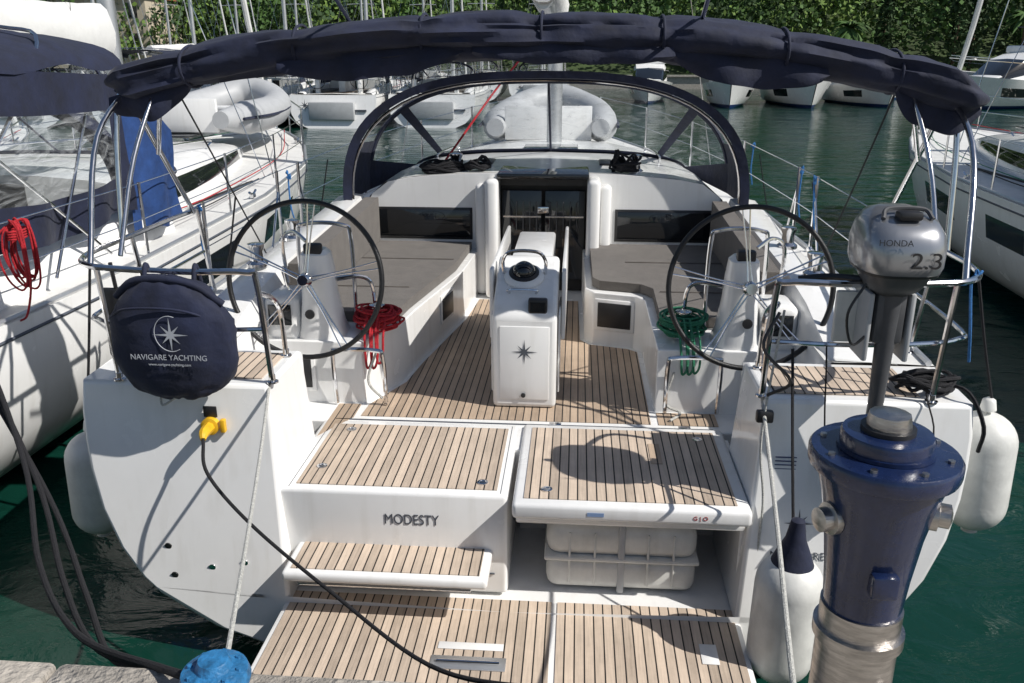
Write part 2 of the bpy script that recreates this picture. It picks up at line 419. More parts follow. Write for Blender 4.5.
cr.box(-.05, .05, 7.575, 7.59, 1.66, 1.72, CHR, .005)
for s in (-1, 1):
    cr.tube([(s*1.1, 8.6, 2.0), (s*1.1, 8.65, 2.06), (s*1.05, 9.6, 2.04), (s*1.03, 9.65, 1.97)], .011, CHR)
cr.box(-.3, .3, 9.3, 9.85, 2.0, 2.05, GLS, .015)
cr.finish("coachroof", Y0, bevel=.008, sharp=45)

cu = B()
cu.prism([(-.87, 5.27), (-.84, 5.6), (-.67, 6.7), (-.64, 7.52), (-1.56, 7.52), (-1.56, 5.27)], 1.335, 1.405, GREY)
cu.prism([(.85, 5.30), (.86, 6.0), (.78, 6.12), (.48, 6.2), (.43, 6.3), (.42, 7.52), (1.56, 7.52), (1.56, 5.30)], 1.335, 1.405, GREY)
for s in (-1, 1):
    cu.prismX([(5.3, 1.41), (5.35, 1.70), (7.5, 1.80), (7.5, 1.41)], s*1.47, s*1.595, GREY)
    cu.tube([(s*.9, 5.9, 1.408), (s*1.5, 5.9, 1.408)], .008, GREY, seg=6)
    cu.tube([(s*.7, 6.8, 1.408), (s*1.5, 6.8, 1.408)], .008, GREY, seg=6)
cu.finish("cockpit_cushions", Y0, bevel=.028, bseg=3)

lk = B()
def wall_panel(p0, p1, z0, z1, side):
    a = Vector((*p0, 0)); c = Vector((*p1, 0)); d = (c-a); L = d.length; d.normalize()
    n = Vector((-d.y, d.x, 0))*side
    M = Matrix.Translation(a) @ Matrix((( d.x, n.x, 0, 0), (d.y, n.y, 0, 0), (0, 0, 1, 0), (0, 0, 0, 1)))
    lk.box(0, L, .0, .012, z0-.025, z1+.025, GEL, .006, M=M)
    lk.box(.025, L-.025, .008, .017, z0, z1, BLKP, .004, M=M)
wall_panel((.74, 6.052), (.45, 6.139), 1.07, 1.26, 1)
wall_panel((-.665, 6.42), (-.715, 6.12), 1.08, 1.25, 1)
wall_panel((1.3, 4.858), (1.56, 4.858), 1.03, 1.22, -1)
wall_panel((-1.56, 4.858), (-1.3, 4.858), 1.03, 1.22, -1)
for s in (-1, 1):
    lk.box(s*1.40, s*1.62, 4.90, 5.22, 1.30, 1.6, GEL, .05, seg=4)
    lk.box(s*1.44, s*1.585, 4.888, 4.898, 1.42, 1.55, GLS, .004)
lk.finish("side_lockers", Y0)

# cockpit table with console
T = empty("cockpit_table")
tb = B()
tb.prismX([(4.85, .93), (4.85, 1.52), (4.93, 1.60), (5.36, 1.78), (5.42, 1.76), (5.42, .93)], -.195, .195, GEL)
tb.finish("console_body", T, bevel=.03, bseg=3)
tb = B()
tb.box(-.14, .14, 5.42, 6.55, 1.45, 1.70, GEL, .02); tb.box(-.10, .10, 5.9, 6.4, .93, 1.45, GEL, .02)
for s in (-1, 1):
    tb.box(s*.215, s*.24, 5.15, 6.6, 1.28, 1.735, GEL, .01)
    tb.box(s*.20, s*.212, 4.95, 5.4, 1.0, 1.5, GEL, .01)
tb.box(-.15, .15, 4.842, 4.852, .99, 1.46, GEL, .004)
tb.finish("table_leaves", T)
tb = B()
sl = math.atan2(.18, .43)
Mc = Matrix.Translation((-.02, 5.14, 1.69)) @ Matrix.Rotation(sl, 4, 'X')
tb.lathe([(.125, 0), (.125, .012), (.11, .03), (.095, .035)], GEL, Mc, 32)
tb.lathe([(.094, .03), (.094, .04), (.075, .05), (.07, .04)], BLKP, Mc, 32)
tb.lathe([(.072, .03), (.070, .055), (.058, .08), (.035, .1), (.001, .105)], GLS, Mc, 32)
tb.tube([Mc @ Vector(p) for p in [(-.13, .04, 0), (-.13, .04, .10), (-.08, .04, .165), (.08, .04, .165), (.13, .04, .10), (.13, .04, 0)]], .011, CHR)
tb.tube([Mc @ Vector(p) for p in [(-.08, -.16, -.005), (-.08, -.17, .03), (.08, -.17, .03), (.08, -.16, -.005)]], .008, CHR)
tb.box(.02, .135, 4.868, 4.92, 1.525, 1.625, BLKP, .012)
tb.box(.032, .123, 4.864, 4.8675, 1.545, 1.605, GLS)
tb.lathe([(.014, 0), (.014, .01), (.004, .012)], BLKP, align((-.005, 4.842, 1.02), (0, -1, 0)), 14)
tb.star((0, 4.8395, 1.30), .082, LOGO)
tb.finish("compass_and_display", T)

# steering wheels + pedestals
for s in (-1, 1):
    b = B(); W = Matrix.Translation((s*1.285, 4.74, 1.75)) @ Matrix.Rotation(R(-10), 4, 'X')
    RR = .458
    ring = [W @ Vector((RR*math.cos(a), 0, RR*math.sin(a))) for a in [2*math.pi*i/72 for i in range(72)]]
    b.tube(ring, .0155, BLK, seg=10, smooth=False, closed=True)
    for k in range(5):
        a = 2*math.pi*k/5+math.pi/2+.1*s
        d = Vector((math.cos(a), 0, math.sin(a))); e = Vector((-math.sin(a), 0, math.cos(a)))
        for q in (-1, 1):
            b.tube([W @ (d*.03+e*q*.012), W @ (d*.2+e*q*.008+Vector((0, .01, 0))), W @ (d*RR+e*q*.022)], .0048, CHR, seg=6)
    b.lathe([(.0, -.05), (.03, -.05), (.04, -.03), (.045, 0), (.04, .03), (.025, .14)], CHR, W @ Matrix.Rotation(R(-90), 4, 'X'))
    b.finish("steering_wheel")
    b = B()
    x = s*1.285
    rings = []
    for z, w, y0, y1 in [(1.32, .15, 4.88, 5.24), (1.40, .125, 4.88, 5.2), (1.6, .10, 4.89, 5.14), (1.75, .095, 4.88, 5.12), (1.86, .085, 4.89, 5.08), (1.885, .06, 4.92, 5.05)]:
        rr = []
        for i in range(16):
            a = 2*math.pi*i/16; c, q = math.cos(a), math.sin(a)
            rr.append((x+w*math.copysign(abs(c)**.6, c), (y0+y1)/2+(y1-y0)/2*math.copysign(abs(q)**.6, q), z))
        rings.append(rr)
    b.loft(rings, GEL, closed=True, cap=True)
    b.tube([(x-.17, 5.2, 1.33), (x-.17, 5.18, 1.9), (x-.12, 5.16, 2.0), (x+.12, 5.16, 2.0), (x+.17, 5.18, 1.9), (x+.17, 5.2, 1.33)], .0135, CHR)
    b.tube([(x-.17, 5.19, 1.66), (x+.17, 5.19, 1.66)], .0125, CHR)
    b.tube([(x-s*.3, 5.2, 1.33), (x-s*.3, 5.15, 1.60), (x-s*.24, 5.12, 1.68), (x-s*.1, 5.05, 1.68)], .0135, CHR)
    b.tube([(x+s*.28, 5.25, 1.6), (x+s*.28, 5.2, 1.88), (x+s*.2, 5.18, 1.95), (x+s*.1, 5.12, 1.9)], .0125, CHR)
    b.box(x-.055, x+.055, 4.90, 4.96, 1.86, 1.93, BLKP, .015)
    b.tube([(x+s*.11, 4.98, 1.62), (x+s*.18, 4.96, 1.64), (x+s*.20, 4.95, 1.78)], .009, CHR)
    b.lathe([(.03, 0), (.03, .01), (.012, .012)], BLKP, align((x+s*.03, 4.875, 1.5), (0, -1, 0)), 14)
    b.tube([(s*.86, 4.83, .94), (s*.86, 4.80, 1.25), (s*.90, 4.80, 1.30), (s*1.14, 4.80, 1.30), (s*1.17, 4.80, 1.26), (s*1.17, 4.83, .94)], .014, CHR)
    for wx, wy, wz in [(s*1.8, 5.35, 1.68), (s*1.8, 6.1, 1.70)]:
        b.lathe([(.07, 0), (.07, .02), (.045, .04), (.042, .10), (.055, .13), (.055, .15), (.02, .155)], CHR, Matrix.Translation((wx, wy, wz)))
    b.finish("helm_pedestal", Y0)

g = B()
for s in (-1, 1):
    g.lathe([(.075, 0), (.075, .03), (.05, .05), (.047, .12), (.06, .15), (.06, .17), (.02, .18)], CHR, Matrix.Translation((s*.82, 7.9, 1.975)))
    g.box(s*.50, s*.62, 8.05, 8.4, 1.985, 2.05, BLKP, .01)
g.finish("coachroof_winches", Y0)
def ropepile(name, c, r, m, n=26, flat=.5, rad=.009, seed=1):
    rnd = random.Random(seed); b = B(); pts = []
    for i in range(n*6):
        a = i/6*2*math.pi; k = rnd.uniform(.55, 1.0)
        pts.append((c[0]+r*k*math.cos(a)*1.0, c[1]+r*k*math.sin(a)*.7, c[2]+abs(rnd.gauss(0, .35))*r*flat))
    b.tube(pts, rad, m, seg=6, sub=3)
    return b.finish(name, Y0)
ropepile("halyard_tail", (-.92, 7.78, 2.0), .22, DROP, 18, .55, .011, 2)
ropepile("halyard_tail", (-.60, 7.72, 2.03), .12, DROP, 10, .9, .011, 3)
ropepile("halyard_tail", (.72, 7.72, 2.02), .14, DROP, 12, 1.3, .011, 4)

def hangcoil(name, c, m, w=.13, h=.22, n=9, seed=1, rad=.008):
    rnd = random.Random(seed); b = B(); pts = []
    for k in range(n):
        ww = w*rnd.uniform(.75, 1.1); hh = h*rnd.uniform(.8, 1.1); oy = rnd.uniform(-.05, .05); ox = rnd.uniform(-.03, .03)
        for i in range(8):
            a = 2*math.pi*i/8
            pts.append((c[0]+ox+ww*math.sin(a), c[1]+oy+.02*math.cos(a*2), c[2]-hh*.5+hh*.5*math.cos(a)+rnd.uniform(-.006, .006)))
    b.tube(pts, rad, m, seg=6, sub=4)
    for k in range(4):
        z = c[2]-.06-.016*k
        b.tube([(c[0]+.045*math.cos(a), c[1]-.0+.075*math.sin(a), z+.003*math.sin(a)) for a in [2*math.pi*i/8 for i in range(8)]], rad, m, seg=6, closed=True, sub=3)
    b.tube([(c[0]+.03, c[1]-.05, c[2]-.05), (c[0]+.09, c[1]-.08, c[2]-h*.8), (c[0]+.02, c[1]-.07, c[2]-h*1.4), (c[0]-.06, c[1]-.05, c[2]-h*1.55)], rad, m, seg=6)
    return b.finish(name)
def sheetcoil(name, c, m, seed, r=.12):
    rnd = random.Random(seed); b = B(); pts = []
    b.lathe([(.06, 0), (.06, .02), (.04, .04), (.038, .12), (.05, .15), (.05, .17), (.018, .175)], CHR, Matrix.Translation((c[0], c[1], c[2]-.035)))
    for k in range(16):
        rr = r*rnd.uniform(.62, 1.08); tx, ty = rnd.uniform(-.16, .16), rnd.uniform(-.1, .35); ox, oy = rnd.uniform(-.015, .015), rnd.uniform(-.015, .015)
        for i in range(10):
            a = 2*math.pi*i/10+rnd.uniform(-.08, .08)
            dx, dy = rr*math.cos(a), rr*.85*math.sin(a)
            pts.append((c[0]+dx+ox, c[1]+dy+oy, c[2]+.0075*k+tx*dx+ty*dy*.5))
    b.tube(pts, .0075, m, seg=6, sub=4)
    for k in range(3):
        x0 = c[0]-.04+.035*k; L_ = rnd.uniform(.04, .13)
        b.tube([(x0, c[1]-.08, c[2]+.10), (x0, c[1]-.19, c[2]+.04), (x0+.01, c[1]-.25, c[2]-.06), (x0+.02, c[1]-.26, c[2]-.07-L_), (x0+.05, c[1]-.26, c[2]-.06-L_*.7), (x0+.05, c[1]-.22, c[2]+.0), (x0+.04, c[1]-.1, c[2]+.07)], .0075, m, seg=6)
    return b.finish(name)
sheetcoil("rope_coil", (-.95, 5.10, 1.37), RED, 5, .14)
sheetcoil("rope_coil", (.97, 5.10, 1.37), GRN, 8, .14)
b = B(); b.tube([(.9, 4.83, 1.2), (.86, 4.83, 1.0), (.95, 4.80, .95), (.88, 4.7, .94)], .008, WROP, seg=6)
b.tube([(-.9, 4.83, 1.3), (-.96, 4.81, 1.1), (-.88, 4.82, .98)], .008, WROP, seg=6); b.finish("sheet_tails", Y0)

# ------------------------------------------------------------------ rails
rl = B()
zr = 2.04
for s in (-1, 1):
    xi, xo = s*1.2, s*2.13
    rl.tube([(xi, 3.86, 1.45), (xi, 3.78, 1.98), (xi+s*.04, 3.76, zr), (s*1.5, 3.75, zr), (s*1.85, 3.78, zr), (s*2.08, 3.86, zr), (s*2.19, 4.1, zr), (s*2.2, 4.6, zr), (s*2.2, 5.3, zr), (s*2.2, 5.42, zr-.05), (s*2.16, 5.45, 1.46)], .015, CHR)
    rl.tube([(xi, 3.83, 1.74), (s*1.5, 3.80, 1.74), (s*1.85, 3.83, 1.74), (s*2.08, 3.92, 1.74), (s*2.17, 4.15, 1.74), (s*2.18, 5.4, 1.76)], .012, CHR)
    rl.tube([(s*1.98, 3.84, 1.45), (s*2.0, 3.82, zr)], .014, CHR)
    rl.tube([(s*2.13, 4.55, 1.45), (s*2.2, 4.55, zr)], .014, CHR)
    rl.tube([(s*1.26, 4.25, 1.45), (s*1.26, 4.2, 1.75), (s*1.24, 3.9, 1.9), (s*1.2, 3.80, 1.9)], .014, CHR)
    for px_, py_ in [(xi, 3.86), (s*1.98, 3.84), (s*2.13, 4.55), (s*1.26, 4.25)]: rl.lathe([(.03, 0), (.03, .008), (.017, .012), (.017, .04)], CHR, Matrix.Translation((px_, py_, 1.452)), 12)
    prev = None
    for y in (5.45, 7.0, 7.5, 9.4, 11.4, 13.2, 15):
        hb = 2.17*interp(BEAM, y)-.05; z = interp(SHEER, y)
        rl.tube([(s*hb, y, z), (s*hb, y, z+.62)], .0135, CHR, seg=7)
        rl.lathe([(.03, 0), (.03, .03), (.018, .05)], CHR, Matrix.Translation((s*hb, y, z)), 10)
        if y in (7.0, 7.5): rl.tube([(s*(hb-.0), y+(.25 if y > 7.2 else -.25), z), (s*hb, y, z+.45)], .01, CHR, seg=6)
        if prev:
            for h in (.32, .61):
                rl.tube([(s*prev[0], prev[1], prev[2]+h), (s*hb, y, z+h)], .004, CHR, seg=5)
        prev = (hb, y, z)
rl.finish("pushpit_and_lifelines", Y0)

bl = B()
for p in [(-2.1, 7.0, 2.05), (2.2, 7.0, 2.05), (2.2, 7.5, 2.07), (2.15, 9.4, 2.1), (-2.2, 5.45, 2.05), (2.14, 3.95, 2.04)]:
    rnd = random.Random(int(p[1]*10)); 
    pts = [(p[0]+rnd.uniform(-.02, .02), p[1]+rnd.uniform(-.02, .02), p[2]+rnd.uniform(-.03, .03)) for _ in range(9)]
    bl.tube(pts+[(p[0], p[1]-.02, p[2]-.25), (p[0]+.03, p[1], p[2]-.42)], .007, BROP, seg=6)
bl.finish("fender_lashings", Y0)

# ------------------------------------------------------------------ bimini (stowed)
STR = [-1.75, -1.15, -.5, .1, .7, 1.3, 1.85]
bm_ = B(); rings = []; NS = 240; SG = 36
def bz(x): return 3.11-.29*abs(x/2.26)**2.3
for i in range(NS+1):
    t = -1+2*i/NS; x = 2.24*t+.04
    zc = bz(x); e = min(1, ((1-abs(t))*12)**.6+.25)
    pin = min(abs(x-q) for q in STR); sag = 1-.12*math.exp(-(pin/.07)**2)
    yc = 4.6+.02*math.sin(5*t)
    ring = []
    for j in range(SG):
        a = 2*math.pi*j/SG; c, q = math.cos(a), math.sin(a)
        f = 1+.22*noise.noise(Vector((x*1.1, c*1.5, q*1.5)))+.20*noise.noise(Vector((x*1.6+3, c*4+5, q*4)))
        r1 = 1-abs(noise.noise(Vector((x*2.0+c*.7, c*2.2+9, q*2.2))))*2.2
        f += .10*max(0, r1-.5)
        f += .035*noise.noise(Vector((x*9, c*7, q*7)))
        hang = 1.15 if q < 0 else .92
        ring.append((x+.04*math.sin(a*2+x*3), yc+.19*e*f*sag*c, zc+.105*e*f*hang*sag*q-.02*(1-sag)))
    rings.append(ring)
bm_.loft(rings, NAVY, closed=True, cap=True)
for x0, x1, d, yy in [(-1.25, -.3, .10, 4.47), (.75, 1.5, .10, 4.47), (-2.2, -1.75, .12, 4.52), (1.85, 2.27, .14, 4.52), (-.25, .75, .05, 4.45)]:
    rr = []
    for i in range(33):
        t = i/32; x = x0+(x1-x0)*t; zc = bz(x)-.05
        dd = d*math.sin(math.pi*t)**.6*(1+.3*noise.noise(Vector((x*6, d, 0))))
        wv = .02*math.sin(x*17)+.03*noise.noise(Vector((x*5, 1, 1)))
        rr.append([(x, yy, zc), (x+.01, yy-.03+wv, zc-.04-dd*.5), (x, yy-.01+wv*1.6, zc-.05-dd)])
    bm_.loft(rr, NAVY)
for x in STR:
    bm_.tube([(x, 4.6+.175*math.cos(a), bz(x)-.005+.105*math.sin(a)) for a in [2*math.pi*i/14 for i in range(14)]], .008, NAVY, seg=6, closed=True, sub=2)
for s in (-1, 1):
    bm_.tube([(s*2.2, 4.45, 2.04), (s*2.2, 4.55, 2.6), (s*2.16, 4.6, 2.82), (s*1.95, 4.6, 2.93)], .016, CHR)
    bm_.tube([(s*2.17, 5.3, 2.04), (s*2.2, 4.8, 2.72), (s*2.14, 4.62, 2.90)], .015, CHR)
    bm_.tube([(s*2.05, 3.86, 2.04), (s*2.17, 4.3, 2.6), (s*2.1, 4.7, 2.90)], .015, CHR)
    bm_.tube([(s*2.0, 4.05, 2.04), (s*1.99, 4.3, 2.5), (s*1.93, 4.6, 2.92)], .013, CHR)
    bm_.tube([(s*2.18, 4.95, 2.45), (s*2.02, 4.75, 2.75), (s*1.8, 4.65, 2.95)], .0135, CHR)
    bm_.tube([(s*2.12, 6.4, 1.5), (s*2.05, 5.5, 2.3), (s*1.95, 4.7, 2.92)], .006, DROP, seg=6)
    bm_.tube([(s*.88, 4.2, 3.30), (s*.9, 4.62, 3.17)], .012, CHR, seg=6)
bm_.finish("bimini_cover", sharp=70)

sprayhood("spray_hood", (0, 7.42), 1.77, 1.74, 2.88, NAVY, CLEAR)

m = B()
m.tube([(0, 10.9, 1.95), (0, 10.9, 18)], .095, ALU, seg=14)
m.tube([(0, 10.75, 3.3), (0, 7.2, 3.42)], .075, ALU, seg=12)
rings = []
for i in range(30):
    t = i/29; y = 10.7-3.6*t
    rings.append([(.15*math.cos(a)*(1+.2*noise.noise(Vector((y*3, a, 0)))), y, 3.55+(.28-.12*t)*math.sin(a)) for a in [2*math.pi*j/14 for j in range(14)]])
m.loft(rings, GEL2, closed=True, cap=True)
for s in (-1, 1):
    m.tube([(s*2.0, 11.1, 1.6), (s*.9, 10.95, 7.2), (s*.05, 10.9, 15)], .006, CHR, seg=5, smooth=False)
    m.tube([(0, 10.9, 7.2), (s*.9, 10.95, 7.2)], .02, ALU, seg=6)
m.finish("mast_and_boom", Y0)
b = B(); b.tube([(-.95, 8.1, 2.06), (-.5, 9.2, 2.75), (-.1, 10.7, 3.3)], .011, RED, seg=6); b.finish("mainsheet", Y0)

text("boat_name", "MODESTY", .082, (-.50, 3.7325, .775), (R(90), 0, 0), LOGO, Y0, .76)
text("lid_label", "G | O", .03, (.92, 3.6285, .905), (R(90), 0, 0), mat("label_red", (.4, .02, .02)), Y0)
b = B(); b.box(.38, .46, 3.6275, 3.629, .895, .915, mat("label_blue", (.2, .3, .5))); b.finish("lid_sticker", Y0)
text("charter_name", "NAVIGARE", .055, (1.40, tY(.70)-.004, .70), (R(90-11), 0, 0), LOGO, Y0)
b = B(); M_ = Matrix.Translation((1.40, tY(.86)-.004, .86)) @ Matrix.Rotation(R(-11), 4, 'X'); b.star(None, .075, LOGO, M=M_)
for k in range(4): b.box(1.27, 1.37, tY(1.15)-.006, tY(1.15)-.001, 1.12+k*.02, 1.124+k*.02, ANTI)
b.finish("hull_graphics", Y0)

# ------------------------------------------------------------------ lifebuoy bag
b = B(); U, V = 64, 40; cx, cy, cz = -1.6, 3.70, 1.73
rings = []
for i in range(V+1):
    ph = -math.pi/2+math.pi*i/V; ring = []
    for j in range(U):
        th = 2*math.pi*j/U
        c1 = abs(math.cos(ph))**.75; x = c1*math.cos(th); y = c1*math.sin(th); z = math.copysign(abs(math.sin(ph))**.8, math.sin(ph))
        f = 1+.05*noise.noise(Vector((x*2.5, y*2.5, z*2.5)))+.03*math.sin(th*11)*max(0, abs(z)-.5)+.03*noise.noise(Vector((x*2, y*8, z*8)))
        w = .305 if z > 0 else .30*(1-.06*z)
        ring.append((cx+x*w*f*(1 if z < .3 else 1-.25*(z-.3)), cy+y*.12*f, cz+z*.30*f))
    rings.append(ring)
b.loft(rings, NAVY, closed=True)
b.tube([(cx-.25, cy+.0, cz+.2), (cx-.12, cy-.04, cz+.29), (cx+.12, cy-.04, cz+.28), (cx+.26, cy, cz+.17)], .018, NAVY)
b.tube([(cx-.28, cy-.03, cz+.1), (cx-.15, cy-.11, cz+.17), (cx+.1, cy-.115, cz+.17), (cx+.27, cy-.03, cz+.08)], .006, NAVY)
b.tube([(cx-.12, cy+.02, cz+.25), (cx-.12, cy+.06, cz+.34), (cx-.12, cy+.1, cz+.25)], .012, NAVY); b.tube([(cx+.12, cy+.02, cz+.25), (cx+.12, cy+.06, cz+.34), (cx+.12, cy+.1, cz+.25)], .012, NAVY)
b.tube([(cx-.1, cy+.0, cz-.28), (cx-.09, cy-.02, cz-.34), (cx-.02, cy-.02, cz-.30)], .006, WROP)
bag = b.finish("lifebuoy_bag", sharp=80)
b = B(); b.star((cx+.05, cy-.127, cz+.055), .085, LOGW)
b.tube([(cx+.05+.075*math.cos(a), cy-.126, cz+.06+.085*math.sin(a)) for a in [R(70)+R(230)*i/12 for i in range(13)]], .0018, LOGW, seg=5)
b.finish("bag_star", bag)
text("bag_text", "NAVIGARE YACHTING", .038, (cx+.03, cy-.130, cz-.055), (R(90), 0, 0), LOGW, bag, .95)
text("bag_small_text", "www.navigare-yachting.com", .018, (cx+.03, cy-.128, cz-.09), (R(90), 0, 0), LOGW, bag)
b = B(); b.box(-2.03, -1.87, 3.86, 3.90, 1.56, 1.92, BLKP, .02); b.tube([(-1.95, 3.88, 1.9), (-1.95, 3.86, 2.05)], .01, BLKP); b.finish("danbuoy_holder", Y0)

# ------------------------------------------------------------------ outboard motor
ob = empty("outboard_motor")
b = B(); mx, my = 1.66, 3.66
def rr(z, w, d, n=28, e=.62, oy=.03, tilt=0):
    o = []
    for i in range(n):
        a = 2*math.pi*i/n; c, q = math.cos(a), math.sin(a)
        o.append((mx+w*math.copysign(abs(c)**e, c), my+oy+d*math.copysign(abs(q)**e, q), z+tilt*q))
    return o
b.loft([rr(2.02, .06, .07), rr(2.05, .10, .12), rr(2.09, .125, .15), rr(2.13, .135, .165)], DGREY, closed=True, cap=True)
b.loft([rr(2.138, .16, .195, tilt=.0), rr(2.17, .172, .205), rr(2.25, .175, .20, tilt=.01), rr(2.31, .163, .185, tilt=.02), rr(2.355, .135, .155, tilt=.025), rr(2.375, .09, .10, tilt=.02), rr(2.38, .04, .05, tilt=.01)], SILV, closed=True, cap=True)
b.loft([rr(2.128, .158, .19), rr(2.14, .162, .197)], BLKP, closed=True, cap=True)
b.box(mx-.05, mx+.05, my-.10, my-.03, 2.355, 2.395, BLKP, .015)
b.tube([(mx-.10, my-.06, 2.36), (mx-.07, my-.02, 2.395), (mx+.07, my-.02, 2.395), (mx+.10, my-.06, 2.36)], .010, DGREY)
b.finish("cowling", ob)
b = B()
b.tube([(mx, my, 2.04), (mx, my, 1.75), (mx, my, 1.5), (mx, my, 1.2)], [.05, .04, .034, .04], DGREY, seg=12)
b.box(mx-.065, mx+.065, my-.03, my+.11, 1.80, 2.04, DGREY, .02)
b.box(mx-.09, mx+.09, my-.14, my+.08, 1.245, 1.26, DGREY, .006)
b.box(mx-.012, mx+.012, my-.05, my+.09, 1.0, 1.2, DGREY, .006)
b.tube([(mx, my+.12, 1.14), (mx, my, 1.14), (mx, my-.1, 1.14)], [.02, .045, .03], DGREY, seg=12)
for k in range(3):
    a = 2*math.pi*k/3
    b.add([(mx, my-.12, 1.14), (mx+.1*math.cos(a), my-.14, 1.14+.1*math.sin(a)), (mx+.1*math.cos(a+.7), my-.10, 1.14+.1*math.sin(a+.7))], [(0, 1, 2)], DGREY)
b.box(mx-.10, mx-.075, my-.03, my+.17, 1.72, 2.03, LGREY, .01); b.box(mx+.075, mx+.10, my-.03, my+.17, 1.72, 2.03, LGREY, .01)
for s in (-1, 1): b.tube([(mx+s*.088, my+.17, 1.8), (mx+s*.088, my+.25, 1.8)], .01, CHR)
b.tube([(mx-.1, my+.1, 2.06), (mx-.22, my+.18, 2.05), (mx-.34, my+.22, 2.02)], [.018, .016, .022], BLKP)
b.box(mx-.19, mx+.12, 3.775, 3.81, 1.76, 2.0, FEN, .01)
b.tube([(mx-.13, my-.05, 2.08), (mx-.2, my-.08, 1.95), (mx-.15, my-.03, 1.8), (mx-.08, my-.02, 1.85)], .006, BLKP)
b.finish("leg_and_bracket", ob)
text("power_label", "2.3", .095, (mx+.055, my-.179, 2.205), (R(90), 0, R(3)), BLKP, ob, 1.15)
text("make_label", "HONDA", .036, (mx-.075, my-.174, 2.28), (R(80), 0, R(-3)), BLKP, ob)

# ------------------------------------------------------------------ fenders
def fender(c, r, L, m=FEN, cover=None, top=2.0, tx=None, tilt=0):
    b = B(); h = L/2; prof = [(.02, -h), (r*.25, -h+.01)]
    Mt = Matrix.Translation(c) @ Matrix.Rotation(tilt, 4, 'Y')
    for i in range(9):
        a = math.pi/2*i/8; prof.append((r*math.sin(a)*.98+.004, -h+.03+r*(1-math.cos(a))))
    for i in range(9):
        a = math.pi/2*(1-i/8); prof.append((r*math.sin(a)*.98+.004, h-.03-r*(1-math.cos(a))))
    prof += [(r*.25, h-.01), (.03, h+.04), (.015, h+.05)]
    b.lathe(prof, m, Mt, 28)
    if cover:
        b.lathe([(r*.80, h-r*.62), (r*.72, h-.10), (r*.52, h-.02), (r*.3, h+.06), (.03, h+.15), (.012, h+.16)], cover, Mt, 28)
    t = tx or (c[0]*.93, c[1], top)
    b.tube([(c[0], c[1], c[2]+h+.04), ((c[0]+t[0])/2, (c[1]+t[1])/2, (c[2]+h+t[2])/2), t], .007, DROP, seg=6)
    return b.finish("fender", sharp=50)
fender((-2.36, 4.10, .72), .15, .68, tilt=.04); fender((2.36, 4.05, 1.0), .155, .70, tilt=-.03)
fender((1.29, 3.38, .55), .15, .72, cover=NAVY, tx=(1.3, 3.78, 1.72), tilt=.02)
fender((-2.42, 6.2, .9), .13, .6); fender((2.42, 7.3, .9), .13, .6); fender((-2.40, 8.6, .9), .13, .6); fender((2.40, 9.4, .95), .13, .6)

b = B()
b.box(.18, .95, 3.80, 4.30, .36, .545, FEN, .06, seg=4); b.box(.18, .95, 3.80, 4.30, .55, .74, FEN, .07, seg=4)
b.box(.17, .96, 3.79, 4.31, .535, .56, FEN, .01)
for x in (.565,): b.box(x-.018, x+.018, 3.792, 4.308, .355, .748, LGREY, .01)
for x in (.30, .43, .70, .83): b.box(x-.006, x+.006, 3.795, 3.83, .40, .70, FEN, .005)
b.finish("liferaft_canister")

rnd = random.Random(3); b = B(); pts = []
for i in range(50):
    a = i*1.15; pts.append((1.99+.15*math.cos(a)*rnd.uniform(.5, 1.05), 3.97+.10*math.sin(a)*rnd.uniform(.5, 1.05), 1.47+rnd.uniform(0, .07)))
pts += [(2.15, 3.85, 1.5), (2.22, 3.8, 1.35), (2.24, 3.85, 1.2)]
b.tube(pts, .010, DROP, seg=6, sub=4); b.finish("mooring_rope_heap")

b = B(); b.lathe([(.045, 0), (.045, .03), (.03, .035)], YEL, align((-1.5, 3.775, 1.25), (0, -1, 0)))
b.tube([(-1.5, 3.75, 1.25), (-1.5, 3.68, 1.245), (-1.49, 3.64, 1.23)], [.03, .026, .014], YEL)
b.box(-1.535, -1.465, 3.768, 3.778, 1.29, 1.35, BLKP, .005)
b.box(-1.445, -1.42, 3.74, 3.77, 1.22, 1.29, YEL, .006)
b.tube([(-1.49, 3.64, 1.23), (-1.42, 3.5, 1.12), (-1.15, 3.3, .98), (-.7, 2.97, .88), (-.2, 2.5, .92), (.2, 2.2, 1.1), (.5, 1.95, 1.31), (.8, 1.6, 1.315), (1.0, 1.2, 1.315)], .0085, DROP, seg=8, sub=8)
b.finish("shore_power_cable")

b = B()
b.tube([(-1.22, 3.86, 1.46), (-1.2, 3.79, 1.42), (-1.02, 3.1, 1.30), (-.66, 1.90, 1.37)], .008, WROP, seg=8)
b.finish("mooring_line")
b = B()
b.tube([(1.2, 3.86, 1.46), (1.2, 3.78, 1.40), (1.10, 3.0, 1.29), (.93, 1.98, 1.31), (.92, 1.8, 1.315)], .009, WROP, seg=8)
b.finish("mooring_line")
for k in range(3):
    b = B(); d = k*.09
    b.tube([(-3.3, 4.3+d, 1.55), (-2.75-d*.3, 3.9, 1.62-d*.4), (-2.25+d*.5, 3.4, 1.2-d), (-1.9+d, 2.9, 1.0-d*.8), (-1.4+d*.6, 2.35, 1.1-d*.5), (-.85, 1.93, 1.33), (-.66, 1.84, 1.36)], .012, DROP, seg=8, sub=8)
    b.finish("mooring_line")
b = B(); b.tube([(1.25, 3.8, 1.9), (1.19, 3.74, 1.3), (1.22, 3.7, .95), (1.2, 3.66, .5)], .006, WROP, seg=6); b.tube([(1.45, 3.78, 1.74), (1.5, 3.70, 1.2), (1.7, 3.6, 1.06), (1.95, 3.7, 1.3), (1.95, 3.84, 1.5)], .004, DROP, seg=6)
